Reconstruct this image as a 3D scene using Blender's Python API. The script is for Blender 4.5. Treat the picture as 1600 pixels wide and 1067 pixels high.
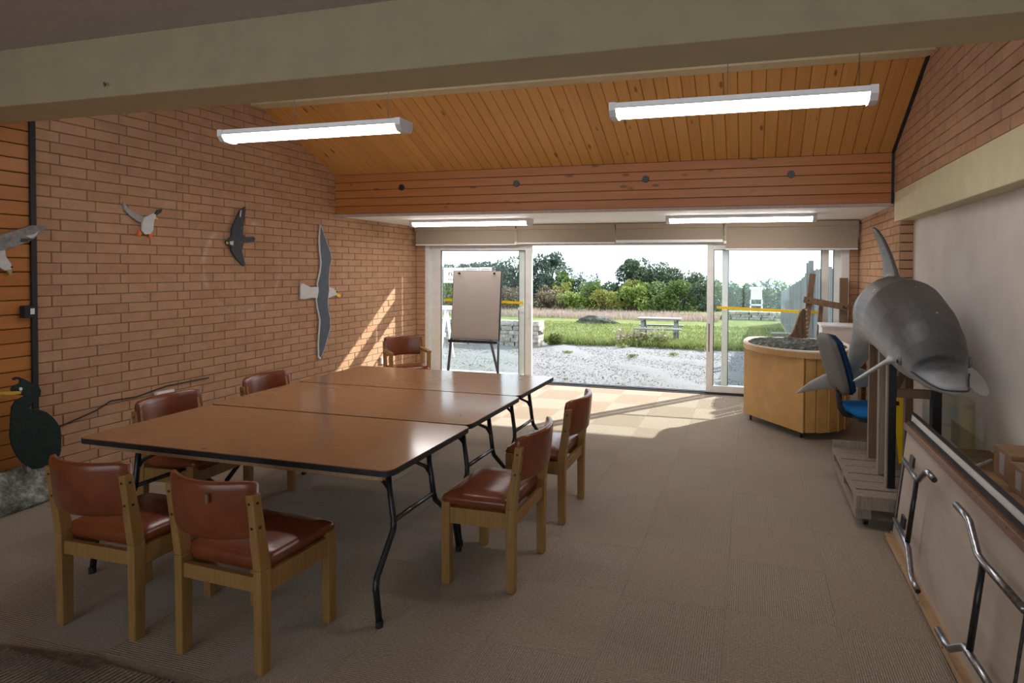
import bpy, math, random
import numpy as np
from mathutils import Vector, Matrix

for o in list(bpy.data.objects):
    bpy.data.objects.remove(o)
SC = bpy.context.scene
COL = SC.collection
RND = random.Random(7)

# ------------------------------------------------------------------ camera
cam_data = bpy.data.cameras.new('camera')
cam_data.sensor_fit = 'HORIZONTAL'
cam_data.sensor_width = 36.0
cam_data.lens = 20.275
cam_data.shift_x = -0.08464
cam_data.shift_y = -0.05977
cam_data.clip_end = 20000
cam = bpy.data.objects.new('camera', cam_data)
COL.objects.link(cam)
_yaw, _pitch, _roll = 0.257215, -0.0196707, 0.0062060
_f = Vector((-math.sin(_yaw)*math.cos(_pitch), math.cos(_yaw)*math.cos(_pitch), math.sin(_pitch)))
_r = Vector((math.cos(_yaw), math.sin(_yaw), 0))
_u = _r.cross(_f)
_r2 = math.cos(_roll)*_r + math.sin(_roll)*_u
_u2 = -math.sin(_roll)*_r + math.cos(_roll)*_u
cam.matrix_world = Matrix(((_r2.x, _u2.x, -_f.x, 0.0), (_r2.y, _u2.y, -_f.y, 0.0),
                           (_r2.z, _u2.z, -_f.z, 1.62), (0, 0, 0, 1)))
SC.camera = cam

# ------------------------------------------------------------------ sky, sun, exposure
SKY_STRENGTH = 1.65
SUN_STRENGTH = 6.5
LAMP_STRENGTH = 10.0
vs = SC.view_settings
vs.view_transform = 'Standard'
vs.look = 'None'
vs.gamma = 1.0
vs.exposure = 1.0
vs.use_curve_mapping = False

world = bpy.data.worlds.new('sky')
SC.world = world
world.use_nodes = True
wn = world.node_tree.nodes
wl = world.node_tree.links
wn.clear()
w_out = wn.new('ShaderNodeOutputWorld')
w_bg = wn.new('ShaderNodeBackground')
w_tc = wn.new('ShaderNodeTexCoord')
w_map = wn.new('ShaderNodeMapping')
w_map.inputs['Scale'].default_value = (1.0, 1.0, 5.0)
w_noise = wn.new('ShaderNodeTexNoise')
w_noise.inputs['Scale'].default_value = 2.2
w_noise.inputs['Detail'].default_value = 5
w_ramp = wn.new('ShaderNodeValToRGB')
w_ramp.color_ramp.elements[0].position = 0.36
w_ramp.color_ramp.elements[0].color = (0.60, 0.72, 0.86, 1)
w_ramp.color_ramp.elements[1].position = 0.62
w_ramp.color_ramp.elements[1].color = (0.88, 0.90, 0.92, 1)
wl.new(w_tc.outputs['Generated'], w_map.inputs['Vector'])
wl.new(w_map.outputs['Vector'], w_noise.inputs['Vector'])
wl.new(w_noise.outputs['Fac'], w_ramp.inputs['Fac'])
wl.new(w_ramp.outputs['Color'], w_bg.inputs['Color'])
w_bg.inputs['Strength'].default_value = SKY_STRENGTH
wl.new(w_bg.outputs['Background'], w_out.inputs['Surface'])

sun_data = bpy.data.lights.new('sun', 'SUN')
sun_data.energy = SUN_STRENGTH
sun_data.angle = math.radians(0.8)
sun_data.color = (1.0, 0.955, 0.88)
sun = bpy.data.objects.new('sun', sun_data)
COL.objects.link(sun)
_el = math.radians(33)
_dir = Vector((0.623*math.cos(_el), 0.782*math.cos(_el), math.sin(_el)))
sun.rotation_euler = _dir.to_track_quat('Z', 'Y').to_euler()
sun.location = (8, 14, 9)

# ------------------------------------------------------------------ helpers
class MB:
    """collects faces of one part"""
    def __init__(self):
        self.v = []; self.f = []
    def add(self, V, F):
        n = len(self.v)
        self.v += [tuple(p) for p in V]
        self.f += [tuple(i+n for i in q) for q in F]
        return self
    def box(self, x0, x1, y0, y1, z0, z1):
        V = [(x0,y0,z0),(x1,y0,z0),(x1,y1,z0),(x0,y1,z0),(x0,y0,z1),(x1,y0,z1),(x1,y1,z1),(x0,y1,z1)]
        return self.add(V, [(0,3,2,1),(4,5,6,7),(0,1,5,4),(1,2,6,5),(2,3,7,6),(3,0,4,7)])
    def hexa(self, bot, top):
        return self.add(list(bot)+list(top), [(0,3,2,1),(4,5,6,7),(0,1,5,4),(1,2,6,5),(2,3,7,6),(3,0,4,7)])
    def bar(self, a, b, w, h, up=(0,0,1)):
        a = Vector(a); b = Vector(b); d = (b-a).normalized()
        s = d.cross(Vector(up))
        if s.length < 1e-4: s = d.cross(Vector((1,0,0)))
        s.normalize(); u = s.cross(d).normalized()
        s = s*w/2; u = u*h/2
        return self.hexa([a-s-u, a+s-u, b+s-u, b-s-u], [a-s+u, a+s+u, b+s+u, b-s+u])
    def tube(self, pts, r, n=8, caps=True):
        pts = [Vector(p) for p in pts]
        rs = r if isinstance(r, (list, tuple)) else [r]*len(pts)
        rings = []
        ref = None
        for i, p in enumerate(pts):
            if i == 0: d = pts[1]-p
            elif i == len(pts)-1: d = p-pts[i-1]
            else: d = (pts[i+1]-p).normalized()+(p-pts[i-1]).normalized()
            d.normalize()
            if ref is None:
                ref = d.orthogonal().normalized()
            s = (ref - d*ref.dot(d)).normalized(); ref = s
            t = d.cross(s)
            rings.append([p+(s*math.cos(2*math.pi*k/n)+t*math.sin(2*math.pi*k/n))*rs[i] for k in range(n)])
        return self.loft(rings, caps)
    def loft(self, rings, caps=True):
        n = len(rings[0]); V = [q for r in rings for q in r]; F = []
        for i in range(len(rings)-1):
            for k in range(n):
                a = i*n+k; b = i*n+(k+1) % n
                F.append((a, b, b+n, a+n))
        if caps:
            F.append(tuple(reversed(range(n))))
            F.append(tuple(range((len(rings)-1)*n, len(rings)*n)))
        return self.add(V, F)
    def prism(self, poly, fn, t0, t1):
        """poly: 2D outline, fn(u, v, t) -> point"""
        area = sum(poly[i][0]*poly[(i+1) % len(poly)][1]-poly[(i+1) % len(poly)][0]*poly[i][1] for i in range(len(poly)))
        if area < 0: poly = poly[::-1]
        return self.loft([[fn(u, v, t0) for u, v in poly], [fn(u, v, t1) for u, v in poly]])
    def sphere(self, c, r, n=10, m=7):
        c = Vector(c); rr = r if isinstance(r, (list, tuple)) else (r, r, r)
        rings = []
        for i in range(1, m):
            th = math.pi*i/m
            rings.append([(c.x+rr[0]*math.sin(th)*math.cos(2*math.pi*k/n), c.y+rr[1]*math.sin(th)*math.sin(2*math.pi*k/n), c.z-rr[2]*math.cos(th)) for k in range(n)])
        return self.loft(rings)
    def build(self, name, mat, parent=None, smooth=False, bevel=0.0, loc=None):
        me = bpy.data.meshes.new(name)
        me.from_pydata(self.v, [], self.f)
        me.update()
        return link(name, me, mat, parent, smooth, bevel, loc)

def link(name, me, mat, parent=None, smooth=False, bevel=0.0, loc=None):
    if mat is not None and not me.materials: me.materials.append(mat)
    if smooth:
        me.polygons.foreach_set('use_smooth', [True]*len(me.polygons))
    o = bpy.data.objects.new(name, me)
    COL.objects.link(o)
    if parent is not None: o.parent = parent
    if loc is not None: o.location = loc
    if bevel:
        m = o.modifiers.new('bevel', 'BEVEL'); m.width = bevel; m.segments = 2
        m.limit_method = 'ANGLE'; m.angle_limit = math.radians(40)
    return o

def tag(o, label, cat, group=None):
    o['label'] = label; o['category'] = cat
    if group: o['group'] = group
    return o
def empty(name, loc=(0,0,0), rz=0.0):
    o = bpy.data.objects.new(name, None); COL.objects.link(o)
    o.location = loc; o.rotation_euler = (0, 0, rz); o.empty_display_size = 0.1
    return o
def struct(o, label=None):
    o['kind'] = 'structure'
    if label: o['label'] = label
    return o
def copy_tree(o, parent=None):
    c = o.copy(); COL.objects.link(c); c.parent = parent
    for ch in list(o.children):
        copy_tree(ch, c)
    return c

def rrect(x0, x1, y0, y1, r, n=5):
    P = []
    for cx, cy, a0 in ((x1-r, y1-r, 0), (x0+r, y1-r, 90), (x0+r, y0+r, 180), (x1-r, y0+r, 270)):
        for k in range(n+1):
            a = math.radians(a0+90*k/n)
            P.append((cx+r*math.cos(a), cy+r*math.sin(a)))
    return P
XY = lambda z0: (lambda u, v, t: (u, v, z0+t))
FLAT = lambda u, v, t: (u, v, t)

# ------------------------------------------------------------------ materials
class NT:
    def __init__(self, name, rough=0.6, spec=0.5, metal=0.0):
        self.m = bpy.data.materials.new(name); self.m.use_nodes = True
        self.n = self.m.node_tree.nodes; self.l = self.m.node_tree.links
        self.b = self.n['Principled BSDF']
        self.b.inputs['Roughness'].default_value = rough
        self.b.inputs['Specular IOR Level'].default_value = spec
        self.b.inputs['Metallic'].default_value = metal
    def node(self, t, **kw):
        n = self.n.new(t)
        for k, v in kw.items(): setattr(n, k, v)
        return n
    def set(self, n, **kw):
        for k, v in kw.items():
            i = n.inputs[k.replace('_', ' ')]
            if hasattr(v, 'is_output'): self.l.new(v, i)
            else: i.default_value = v
        return n
    def coord(self, kind='Object', scale=(1,1,1), rot=(0,0,0), jitter=False):
        tc = self.node('ShaderNodeTexCoord'); mp = self.node('ShaderNodeMapping')
        mp.inputs['Scale'].default_value = scale; mp.inputs['Rotation'].default_value = rot
        self.l.new(tc.outputs[kind], mp.inputs['Vector'])
        if jitter:
            oi = self.node('ShaderNodeObjectInfo')
            cm = self.node('ShaderNodeVectorMath', operation='SCALE')
            cm.inputs[0].default_value = (17.3, 9.1, 23.7)
            self.l.new(oi.outputs['Random'], cm.inputs['Scale'])
            self.l.new(cm.outputs[0], mp.inputs['Location'])
        return mp.outputs[0]
    def pos(self, scale=(1,1,1), rot=(0,0,0)):
        g = self.node('ShaderNodeNewGeometry'); mp = self.node('ShaderNodeMapping')
        mp.inputs['Scale'].default_value = scale; mp.inputs['Rotation'].default_value = rot
        self.l.new(g.outputs['Position'], mp.inputs['Vector'])
        return mp.outputs[0]
    def noise(self, vec, scale=5, detail=4, rough=0.55, dist=0.0):
        n = self.node('ShaderNodeTexNoise')
        self.l.new(vec, n.inputs['Vector'])
        n.inputs['Scale'].default_value = scale; n.inputs['Detail'].default_value = detail
        n.inputs['Roughness'].default_value = rough; n.inputs['Distortion'].default_value = dist
        return n.outputs['Fac']
    def ramp(self, fac, stops):
        r = self.node('ShaderNodeValToRGB'); e = r.color_ramp.elements
        while len(e) > 1: e.remove(e[-1])
        e[0].position = stops[0][0]; e[0].color = (*stops[0][1], 1)
        for p, c in stops[1:]:
            x = e.new(p); x.color = (*c, 1)
        self.l.new(fac, r.inputs['Fac'])
        return r.outputs['Color']
    def mix(self, fac, a, b, mode='MIX'):
        m = self.node('ShaderNodeMix', data_type='RGBA', blend_type=mode)
        for i, v in ((0, fac), (6, a), (7, b)):
            if hasattr(v, 'is_output'): self.l.new(v, m.inputs[i])
            else: m.inputs[i].default_value = v if i == 0 else (*v, 1)
        return m.outputs[2]
    def math(self, op, a, b=0.0, clamp=False):
        m = self.node('ShaderNodeMath', operation=op); m.use_clamp = clamp
        for i, v in ((0, a), (1, b)):
            if hasattr(v, 'is_output'): self.l.new(v, m.inputs[i])
            else: m.inputs[i].default_value = v
        return m.outputs[0]
    def color(self, c):
        if hasattr(c, 'is_output'): self.l.new(c, self.b.inputs['Base Color'])
        else: self.b.inputs['Base Color'].default_value = (*c, 1)
        return self
    def bump(self, h, strength=0.3, dist=0.01):
        b = self.node('ShaderNodeBump')
        b.inputs['Strength'].default_value = strength; b.inputs['Distance'].default_value = dist
        self.l.new(h, b.inputs['Height']); self.l.new(b.outputs[0], self.b.inputs['Normal'])
        return self
    def rand(self):
        oi = self.node('ShaderNodeObjectInfo'); g = self.node('ShaderNodeNewGeometry')
        return self.math('FRACT', self.math('ADD', oi.outputs['Random'], g.outputs['Random Per Island']))

def m_plain(name, c, rough=0.6, spec=0.5, metal=0.0, var=0.12, scale=30, bump=0.0):
    t = NT(name, rough, spec, metal)
    n = t.noise(t.coord(), scale, 4)
    d = tuple(x*(1-var) for x in c); e = tuple(min(1, x*(1+var)) for x in c)
    t.color(t.ramp(n, [(0.3, d), (0.7, e)]))
    if bump: t.bump(n, bump, 0.004)
    return t.m

def m_brick():
    t = NT('brick', 0.85, 0.25)
    r = t.rand()
    base = t.ramp(r, [(0.0, (0.42,0.215,0.115)), (0.3, (0.48,0.26,0.145)), (0.6, (0.52,0.29,0.165)), (0.85, (0.55,0.32,0.19)), (1.0, (0.45,0.235,0.13))])
    p = t.pos()
    n = t.noise(p, 9, 6, 0.65); g = t.noise(p, 130, 3, 0.7)
    c = t.mix(0.55, base, t.ramp(n, [(0.3, (0.40,0.21,0.12)), (0.7, (0.60,0.36,0.22))]))
    c = t.mix(t.math('MULTIPLY', g, 0.35), c, (0.26,0.14,0.09))
    s = t.noise(p, 55, 2)
    c = t.mix(t.ramp(s, [(0.71, (0,0,0)), (0.76, (0.55,0.55,0.55))]), c, (0.62,0.52,0.42))
    # faint chalky ring left where something once hung
    sp = t.node('ShaderNodeSeparateXYZ'); t.l.new(p, sp.inputs[0])
    dy = t.math('SUBTRACT', sp.outputs['Y'], 4.60); dz = t.math('SUBTRACT', sp.outputs['Z'], 1.62)
    rad = t.math('SQRT', t.math('ADD', t.math('MULTIPLY', dy, dy), t.math('MULTIPLY', dz, dz)))
    ring = t.ramp(t.math('ABSOLUTE', t.math('SUBTRACT', rad, 0.44)), [(0.0, (0.55,0.55,0.55)), (0.035, (0,0,0))])
    ring = t.math('MULTIPLY', ring, t.ramp(t.noise(p, 4, 4, 0.7), [(0.45, (0,0,0)), (0.62, (1,1,1))]))
    c = t.mix(ring, c, (0.62,0.52,0.43))
    t.color(c); t.bump(t.math('ADD', n, g), 0.35, 0.006)
    return t.m

def m_pine(name, axis, stops, rough=0.4):
    """varnished boards; axis = grain direction (0, 1, 2)"""
    t = NT(name, rough, 0.35)
    sc = [14, 14, 14]; sc[axis] = 0.9
    v = t.coord('Object', tuple(sc), jitter=True)
    g = t.noise(v, 2.2, 6, 0.6, 0.8)
    fine = t.noise(t.coord('Object', tuple(x*6 for x in sc), jitter=True), 2.0, 2)
    c = t.ramp(g, stops)
    c = t.mix(t.math('MULTIPLY', fine, 0.25), c, stops[0][1])
    c = t.mix(0.35, c, t.ramp(t.rand(), [(0, stops[0][1]), (0.5, stops[1][1]), (1, stops[-1][1])]))
    ks = [7.5, 7.5, 7.5]; ks[axis] = 2.6
    vo = t.node('ShaderNodeTexVoronoi'); vo.inputs['Scale'].default_value = 1.0
    t.l.new(t.coord('Object', tuple(ks), jitter=True), vo.inputs['Vector'])
    k = t.ramp(vo.outputs['Distance'], [(0.07, (1,1,1)), (0.14, (0,0,0))])
    c = t.mix(t.math('MULTIPLY', k, 0.75), c, (0.10,0.035,0.012))
    t.color(c); t.bump(g, 0.12, 0.004)
    return t.m

def m_oak(name, c0, c1, rough=0.42):
    t = NT(name, rough, 0.4)
    g = t.noise(t.coord('Object', (40,40,3.0), jitter=True), 1.6, 5, 0.6, 0.6)
    f = t.noise(t.coord('Object', (160,160,9)), 2, 2)
    c = t.mix(t.math('MULTIPLY', f, 0.3), t.ramp(g, [(0.3, c0), (0.7, c1)]), c0)
    t.color(c); t.bump(g, 0.12, 0.003)
    return t.m

def m_carpet():
    t = NT('carpet', 0.9, 0.15)
    p = t.pos(); ob = t.coord('Object', jitter=True)
    big = t.noise(p, 0.9, 4)
    mid = t.noise(p, 90, 4, 0.75)
    def wave(rot, scale, dist):
        w = t.node('ShaderNodeTexWave', wave_type='BANDS', bands_direction='X')
        w.inputs['Scale'].default_value = scale; w.inputs['Distortion'].default_value = dist
        w.inputs['Detail'].default_value = 1; w.inputs['Detail Scale'].default_value = 1.2
        t.l.new(t.coord('Object', (1,1,1), (0,0,rot)), w.inputs['Vector'])
        return w.outputs['Fac']
    rib = t.math('MULTIPLY', wave(0.0, 30, 0.5), t.math('ADD', t.math('MULTIPLY', wave(1.5708, 26, 1.0), 0.4), 0.6))
    c = t.ramp(big, [(0.3, (0.27,0.20,0.14)), (0.7, (0.33,0.25,0.18))])
    c = t.mix(0.7, c, t.ramp(rib, [(0.05, (0.12,0.083,0.054)), (0.75, (0.51,0.40,0.29))]))
    c = t.mix(0.45, c, t.ramp(mid, [(0.32, (0.12,0.083,0.053)), (0.68, (0.54,0.43,0.32))]))
    t.color(c); t.bump(t.math('ADD', rib, t.math('MULTIPLY', mid, 0.6)), 0.6, 0.006)
    t.b.inputs['Sheen Weight'].default_value = 0.22; t.b.inputs['Sheen Roughness'].default_value = 0.45
    t.b.inputs['Sheen Tint'].default_value = (0.95, 0.93, 0.9, 1)
    return t.m

def m_glass():
    t = NT('door_glass')
    tr = t.node('ShaderNodeBsdfTransparent'); tr.inputs['Color'].default_value = (0.965,0.99,0.99,1)
    gl = t.node('ShaderNodeBsdfGlossy'); gl.inputs['Roughness'].default_value = 0.02
    df = t.node('ShaderNodeBsdfDiffuse'); df.inputs['Color'].default_value = (0.8,0.86,0.86,1)
    fr = t.node('ShaderNodeLayerWeight'); fr.inputs['Blend'].default_value = 0.5
    fac = t.math('ADD', t.math('MULTIPLY', t.math('POWER', fr.outputs['Facing'], 5.0), 0.5), 0.025)
    m1 = t.node('ShaderNodeMixShader'); m2 = t.node('ShaderNodeMixShader'); m2.inputs[0].default_value = 0.012
    t.l.new(fac, m1.inputs[0]); t.l.new(tr.outputs[0], m1.inputs[1]); t.l.new(gl.outputs[0], m1.inputs[2])
    t.l.new(m1.outputs[0], m2.inputs[1]); t.l.new(df.outputs[0], m2.inputs[2])
    t.l.new(m2.outputs[0], t.n['Material Output'].inputs['Surface'])
    return t.m

def m_leaf(name, stops, trans=0.25):
    t = NT(name, 0.6, 0.25)
    g = t.node('ShaderNodeNewGeometry')
    c = t.ramp(g.outputs['Random Per Island'], stops)
    n = t.noise(t.pos(), 1.1, 3)
    c = t.mix(t.ramp(n, [(0.4, (0,0,0)), (0.65, (0.5,0.5,0.5))]), c, stops[-1][1])
    t.color(c)
    tl = t.node('ShaderNodeBsdfTranslucent'); t.l.new(c, tl.inputs['Color'])
    mx = t.node('ShaderNodeMixShader'); mx.inputs[0].default_value = trans
    t.l.new(t.b.outputs[0], mx.inputs[1]); t.l.new(tl.outputs[0], mx.inputs[2])
    t.l.new(mx.outputs[0], t.n['Material Output'].inputs['Surface'])
    return t.m

def m_emit(name, c, s):
    t = NT(name, 0.4)
    t.color((0.85,0.85,0.88))
    t.b.inputs['Emission Color'].default_value = (*c, 1)
    t.b.inputs['Emission Strength'].default_value = s
    return t.m

M = {}
M['brick'] = m_brick()
M['mortar'] = m_plain('mortar', (0.22,0.155,0.10), 0.95, 0.1, var=0.25, scale=60, bump=0.3)
PINE = [(0.25, (0.36,0.125,0.028)), (0.5, (0.47,0.175,0.04)), (0.8, (0.54,0.215,0.055))]
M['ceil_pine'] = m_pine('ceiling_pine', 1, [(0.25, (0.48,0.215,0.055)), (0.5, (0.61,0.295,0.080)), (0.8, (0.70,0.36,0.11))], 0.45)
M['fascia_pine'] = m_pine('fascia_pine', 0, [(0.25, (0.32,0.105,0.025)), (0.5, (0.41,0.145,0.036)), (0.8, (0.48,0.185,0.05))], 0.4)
M['wall_pine'] = m_pine('wall_pine', 1, PINE, 0.4)
M['dark_gap'] = m_plain('dark_gap', (0.02,0.012,0.008), 0.9)
M['cream'] = m_plain('cream_paint', (0.62,0.545,0.36), 0.7, 0.3, var=0.05, scale=8, bump=0.05)
M['beam_cream'] = m_plain('beam_paint', (0.47,0.395,0.245), 0.75, 0.25, var=0.06, scale=6, bump=0.05)
M['ceil_white'] = m_plain('ceiling_paint', (0.50,0.45,0.42), 0.85, 0.2, var=0.06, scale=25, bump=0.1)
M['white'] = m_plain('white_paint', (0.72,0.68,0.64), 0.7, 0.3, var=0.04, scale=6, bump=0.06)
M['soffit'] = m_plain('soffit_paint', (0.84,0.84,0.82), 0.7, 0.3, var=0.03, scale=6)
M['plaster'] = m_plain('wall_plaster', (0.66,0.60,0.55), 0.8, 0.25, var=0.07, scale=3, bump=0.08)
M['alu'] = m_plain('white_aluminium', (0.74,0.73,0.70), 0.4, 0.5, var=0.05, scale=12)
M['black'] = m_plain('black_paint', (0.012,0.012,0.013), 0.35, 0.5, var=0.3)
M['black_matt'] = m_plain('black_plastic', (0.018,0.018,0.02), 0.6, 0.4, var=0.3)
M['steel'] = m_plain('dark_steel', (0.10,0.10,0.11), 0.32, 0.5, 0.85, var=0.3, scale=60)
M['chrome'] = m_plain('worn_chrome', (0.30,0.31,0.34), 0.28, 0.5, 1.0, var=0.3, scale=50)
M['carpet'] = m_carpet()
M['mat'] = m_plain('ribbed_mat', (0.16,0.125,0.095), 0.95, 0.1, var=0.4, scale=50)
M['oak'] = m_oak('oak', (0.25,0.125,0.036), (0.37,0.20,0.066))
M['pale_wood'] = m_oak('pale_wood', (0.40,0.24,0.12), (0.52,0.33,0.18))
M['grey_wood'] = m_oak('weathered_wood', (0.20,0.15,0.115), (0.34,0.27,0.215), 0.8)
M['brown_wood'] = m_oak('brown_timber', (0.13,0.075,0.042), (0.22,0.135,0.08), 0.7)
M['cab_wood'] = m_plain('cabinet_board', (0.55,0.30,0.095), 0.45, 0.4, var=0.10, scale=7)
M['glass'] = m_glass()
M['blind'] = m_plain('blind_fabric', (0.33,0.265,0.20), 0.9, 0.15, var=0.08, scale=90)
M['lamp'] = m_emit('lamp_diffuser', (1.0,0.95,0.92), LAMP_STRENGTH)
M['lamp_body'] = m_plain('lamp_body', (0.62,0.60,0.60), 0.45, 0.4, var=0.04)
M['paper'] = m_plain('grey_paper', (0.44,0.38,0.335), 0.85, 0.2, var=0.04, scale=5)
M['yellow'] = m_plain('yellow_plastic', (0.85,0.55,0.0), 0.45, 0.4, var=0.05)
M['white_plastic'] = m_plain('white_plastic', (0.78,0.79,0.8), 0.4, 0.5, var=0.03)

def m_vinyl():
    t = NT('burgundy_vinyl', 0.27, 0.55)
    n = t.noise(t.coord('Object', jitter=True), 6, 5, 0.6); g = t.noise(t.coord(), 180, 2)
    t.color(t.ramp(n, [(0.3, (0.145,0.033,0.012)), (0.7, (0.225,0.058,0.020))]))
    t.bump(t.math('ADD', t.math('MULTIPLY', n, 0.8), t.math('MULTIPLY', g, 0.4)), 0.25, 0.004)
    return t.m
M['vinyl'] = m_vinyl()

def m_laminate():
    t = NT('table_laminate', 0.24, 0.5)
    p = t.coord('Object', (3, 16, 1), jitter=True)
    g = t.noise(p, 3, 6, 0.65, 0.5); s = t.noise(t.coord('Object', jitter=True), 70, 4, 0.7); b = t.noise(t.coord('Object', jitter=True), 1.7, 3)
    c = t.ramp(g, [(0.3, (0.31,0.145,0.060)), (0.7, (0.41,0.205,0.092))])
    c = t.mix(0.3, c, t.ramp(s, [(0.35, (0.30,0.14,0.058)), (0.65, (0.40,0.205,0.095))]))
    c = t.mix(t.math('MULTIPLY', b, 0.3), c, (0.22,0.10,0.05))
    v = t.node('ShaderNodeTexVoronoi'); v.inputs['Scale'].default_value = 4.3
    t.l.new(t.coord('Object', jitter=True), v.inputs['Vector'])
    c = t.mix(t.ramp(v.outputs['Distance'], [(0.025, (0.8,0.8,0.8)), (0.05, (0,0,0))]), c, (0.06,0.025,0.012))
    t.color(c)
    rr = t.ramp(b, [(0.3, (0.10,0.10,0.10)), (0.7, (0.15,0.15,0.15))]); t.l.new(rr, t.b.inputs['Roughness'])
    return t.m
M['laminate'] = m_laminate()

def m_under():
    t = NT('plywood_underside', 0.6, 0.3)
    n = t.noise(t.coord('Object', (4,1,4)), 3, 5, 0.6)
    t.color(t.ramp(n, [(0.3, (0.42,0.335,0.27)), (0.7, (0.53,0.44,0.36))]))
    return t.m
M['under'] = m_under()

def m_card():
    t = NT('cardboard', 0.85, 0.2)
    n = t.noise(t.coord('Object', jitter=True), 8, 5, 0.65)
    t.color(t.ramp(n, [(0.3, (0.24,0.14,0.075)), (0.7, (0.36,0.225,0.13))]))
    return t.m
M['card'] = m_card()
# ================================================================== the room
XL, XR, XW = -4.812, 1.279, 1.390          # brick wall left, brick wall right, plastered wall right
YD, YF, YR = 7.606, 5.887, 4.83            # door plane, fascia, ridge beam
ZS, ZF = 2.250, 2.718                      # soffit, top of fascia
YB = -3.0                                  # rear wall
PH, PL = 0.0782, 0.2325                    # brick course height and brick length
CAMP = Vector((0, 0, 1.62))

floor = struct(MB().box(XL-0.25, XW+0.25, YB-0.2, YD+0.02, -0.12, -0.006).build('floor', M['dark_gap']))
# carpet tiles, laid with the pile turned a quarter on every other tile
_tm = {}
_xs = [-0.10+0.5*k for k in range(-10, 4)]; _ys = [2.78+0.5*k for k in range(-12, 11)]
for i, x in enumerate(_xs):
    for j, y in enumerate(_ys):
        a, b, c, d = max(x, XL), min(x+0.5, XW), max(y, YB), min(y+0.5, YD-0.03)
        if b-a < 0.01 or d-c < 0.01: continue
        turn = (i+j) % 2
        w, h = (d-c, b-a) if turn else (b-a, d-c)
        key = (round(w, 3), round(h, 3))
        if key not in _tm:
            q = MB(); e = 0.0012; u, v = w/2-0.0004, h/2-0.0004
            q.loft([[(-u,-v,-0.006),(u,-v,-0.006),(u,v,-0.006),(-u,v,-0.006)], [(-u,-v,-e),(u,-v,-e),(u,v,-e),(-u,v,-e)], [(-u+e,-v+e,0),(u-e,-v+e,0),(u-e,v-e,0),(-u+e,v-e,0)]])
            o = q.build('carpet_tile', M['carpet'], floor); _tm[key] = o.data
        else:
            o = link('carpet_tile', _tm[key], None, floor)
        o.location = ((a+b)/2, (c+d)/2, 0); o.rotation_euler = (0, 0, math.pi/2 if turn else 0)

_brick_cache = {}
def brick_mesh(length, frame):
    key = (round(length, 3), frame)
    if key in _brick_cache: return _brick_cache[key]
    a = length/2-0.0032; b = PH/2-0.0034; c = 0.003; d = 0.05
    pts = [(-a,-b,-d),(a,-b,-d),(a,b,-d),(-a,b,-d), (-a,-b,-c),(a,-b,-c),(a,b,-c),(-a,b,-c),
           (-a+c,-b+c,0),(a-c,-b+c,0),(a-c,b-c,0),(-a+c,b-c,0)]
    F = [(0,1,5,4),(1,2,6,5),(2,3,7,6),(3,0,4,7),(4,5,9,8),(5,6,10,9),(6,7,11,10),(7,4,8,11),(8,9,10,11)]
    fr = {'+X': lambda u, v, n: (n, u, v), '-X': lambda u, v, n: (-n, -u, v), '-Y': lambda u, v, n: (u, -n, v)}[frame]
    me = bpy.data.meshes.new('brick'); me.from_pydata([fr(*p) for p in pts], [], F); me.update()
    me.materials.append(M['brick'])
    _brick_cache[key] = me
    return me

def lay_bricks(wall, frame, offset, bricks, visible):
    """bricks: (u0, u1, zc); the nearest 300 in view are parts, the rest one mesh"""
    def place(u, z):
        j = RND.uniform(-0.0022, 0.0022)
        return {'+X': (offset+j, u, z), '-X': (offset-j, u, z), '-Y': (u, offset-j, z)}[frame]
    items = []
    for u0, u1, z in bricks:
        p = place((u0+u1)/2, z)
        dist = (Vector(p)-CAMP).length
        items.append((0 if visible(p) else 1, dist, u1-u0, p))
    items.sort(key=lambda i: (i[0], i[1]))
    for vis, dist, ln, p in items[:300]:
        o = bpy.data.objects.new('brick', brick_mesh(ln, frame)); COL.objects.link(o)
        o.parent = wall; o.location = p
    rest = items[300:]
    if rest:
        mb = MB()
        for vis, dist, ln, p in rest:
            me = brick_mesh(ln, frame)
            mb.add([tuple(v.co+Vector(p)) for v in me.vertices], [tuple(q.vertices) for q in me.polygons])
        o = mb.build('brickwork', M['brick'], wall); o['kind'] = 'stuff'

def bond(u0, u1, z0, z1, origin, split=None):
    """stretcher bond; optional line of half bricks at split"""
    out = []
    k0 = int(math.floor((z0+0.005)/PH)); k1 = int(math.ceil((z1+0.005)/PH))
    for k in range(k0, k1):
        zc = -0.005+(k+0.5)*PH
        if zc-PH/2 < z0-0.03 or zc > z1: continue
        segs = []
        if split is None:
            segs.append((u0, u1, origin+(PL/2 if k % 2 else 0)))
        elif k % 2:
            segs.append((u0, split-0.058, split-0.058)); out.append((split-0.058, split+0.058, zc)); segs.append((split+0.058, u1, split+0.058))
        else:
            segs.append((u0, split, split)); segs.append((split, u1, split+0.058+PL/2))
        for a, b, org in segs:
            n = math.floor((a-org)/PL); x = org+n*PL
            while x < b-0.005:
                s, e = max(x, a), min(x+PL, b)
                if e-s > 0.03: out.append((s, e, zc))
                x += PL
    return out

# left brick wall
wall_left = struct(MB().prism([(2.868,-0.1),(YD+0.25,-0.1),(YD+0.25,3.5),(2.868,3.5)], lambda u, v, t: (t, u, v), XL-0.25, XL-0.006).build('wall_left', M['mortar']))
def zmax_left(y): return 2.26 if y > YF+0.1 else min(3.34, ZF+0.484*(YF-y)+0.05)
bl = [b for b in bond(2.885, YD+0.2, 0.0, 3.34, 2.99, 3.969) if b[2]-PH/2 < zmax_left((b[0]+b[1])/2)]
lay_bricks(wall_left, '+X', XL, bl, lambda p: p[2] < 1.60+0.345*p[1] and p[1] < 5.95)

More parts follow.
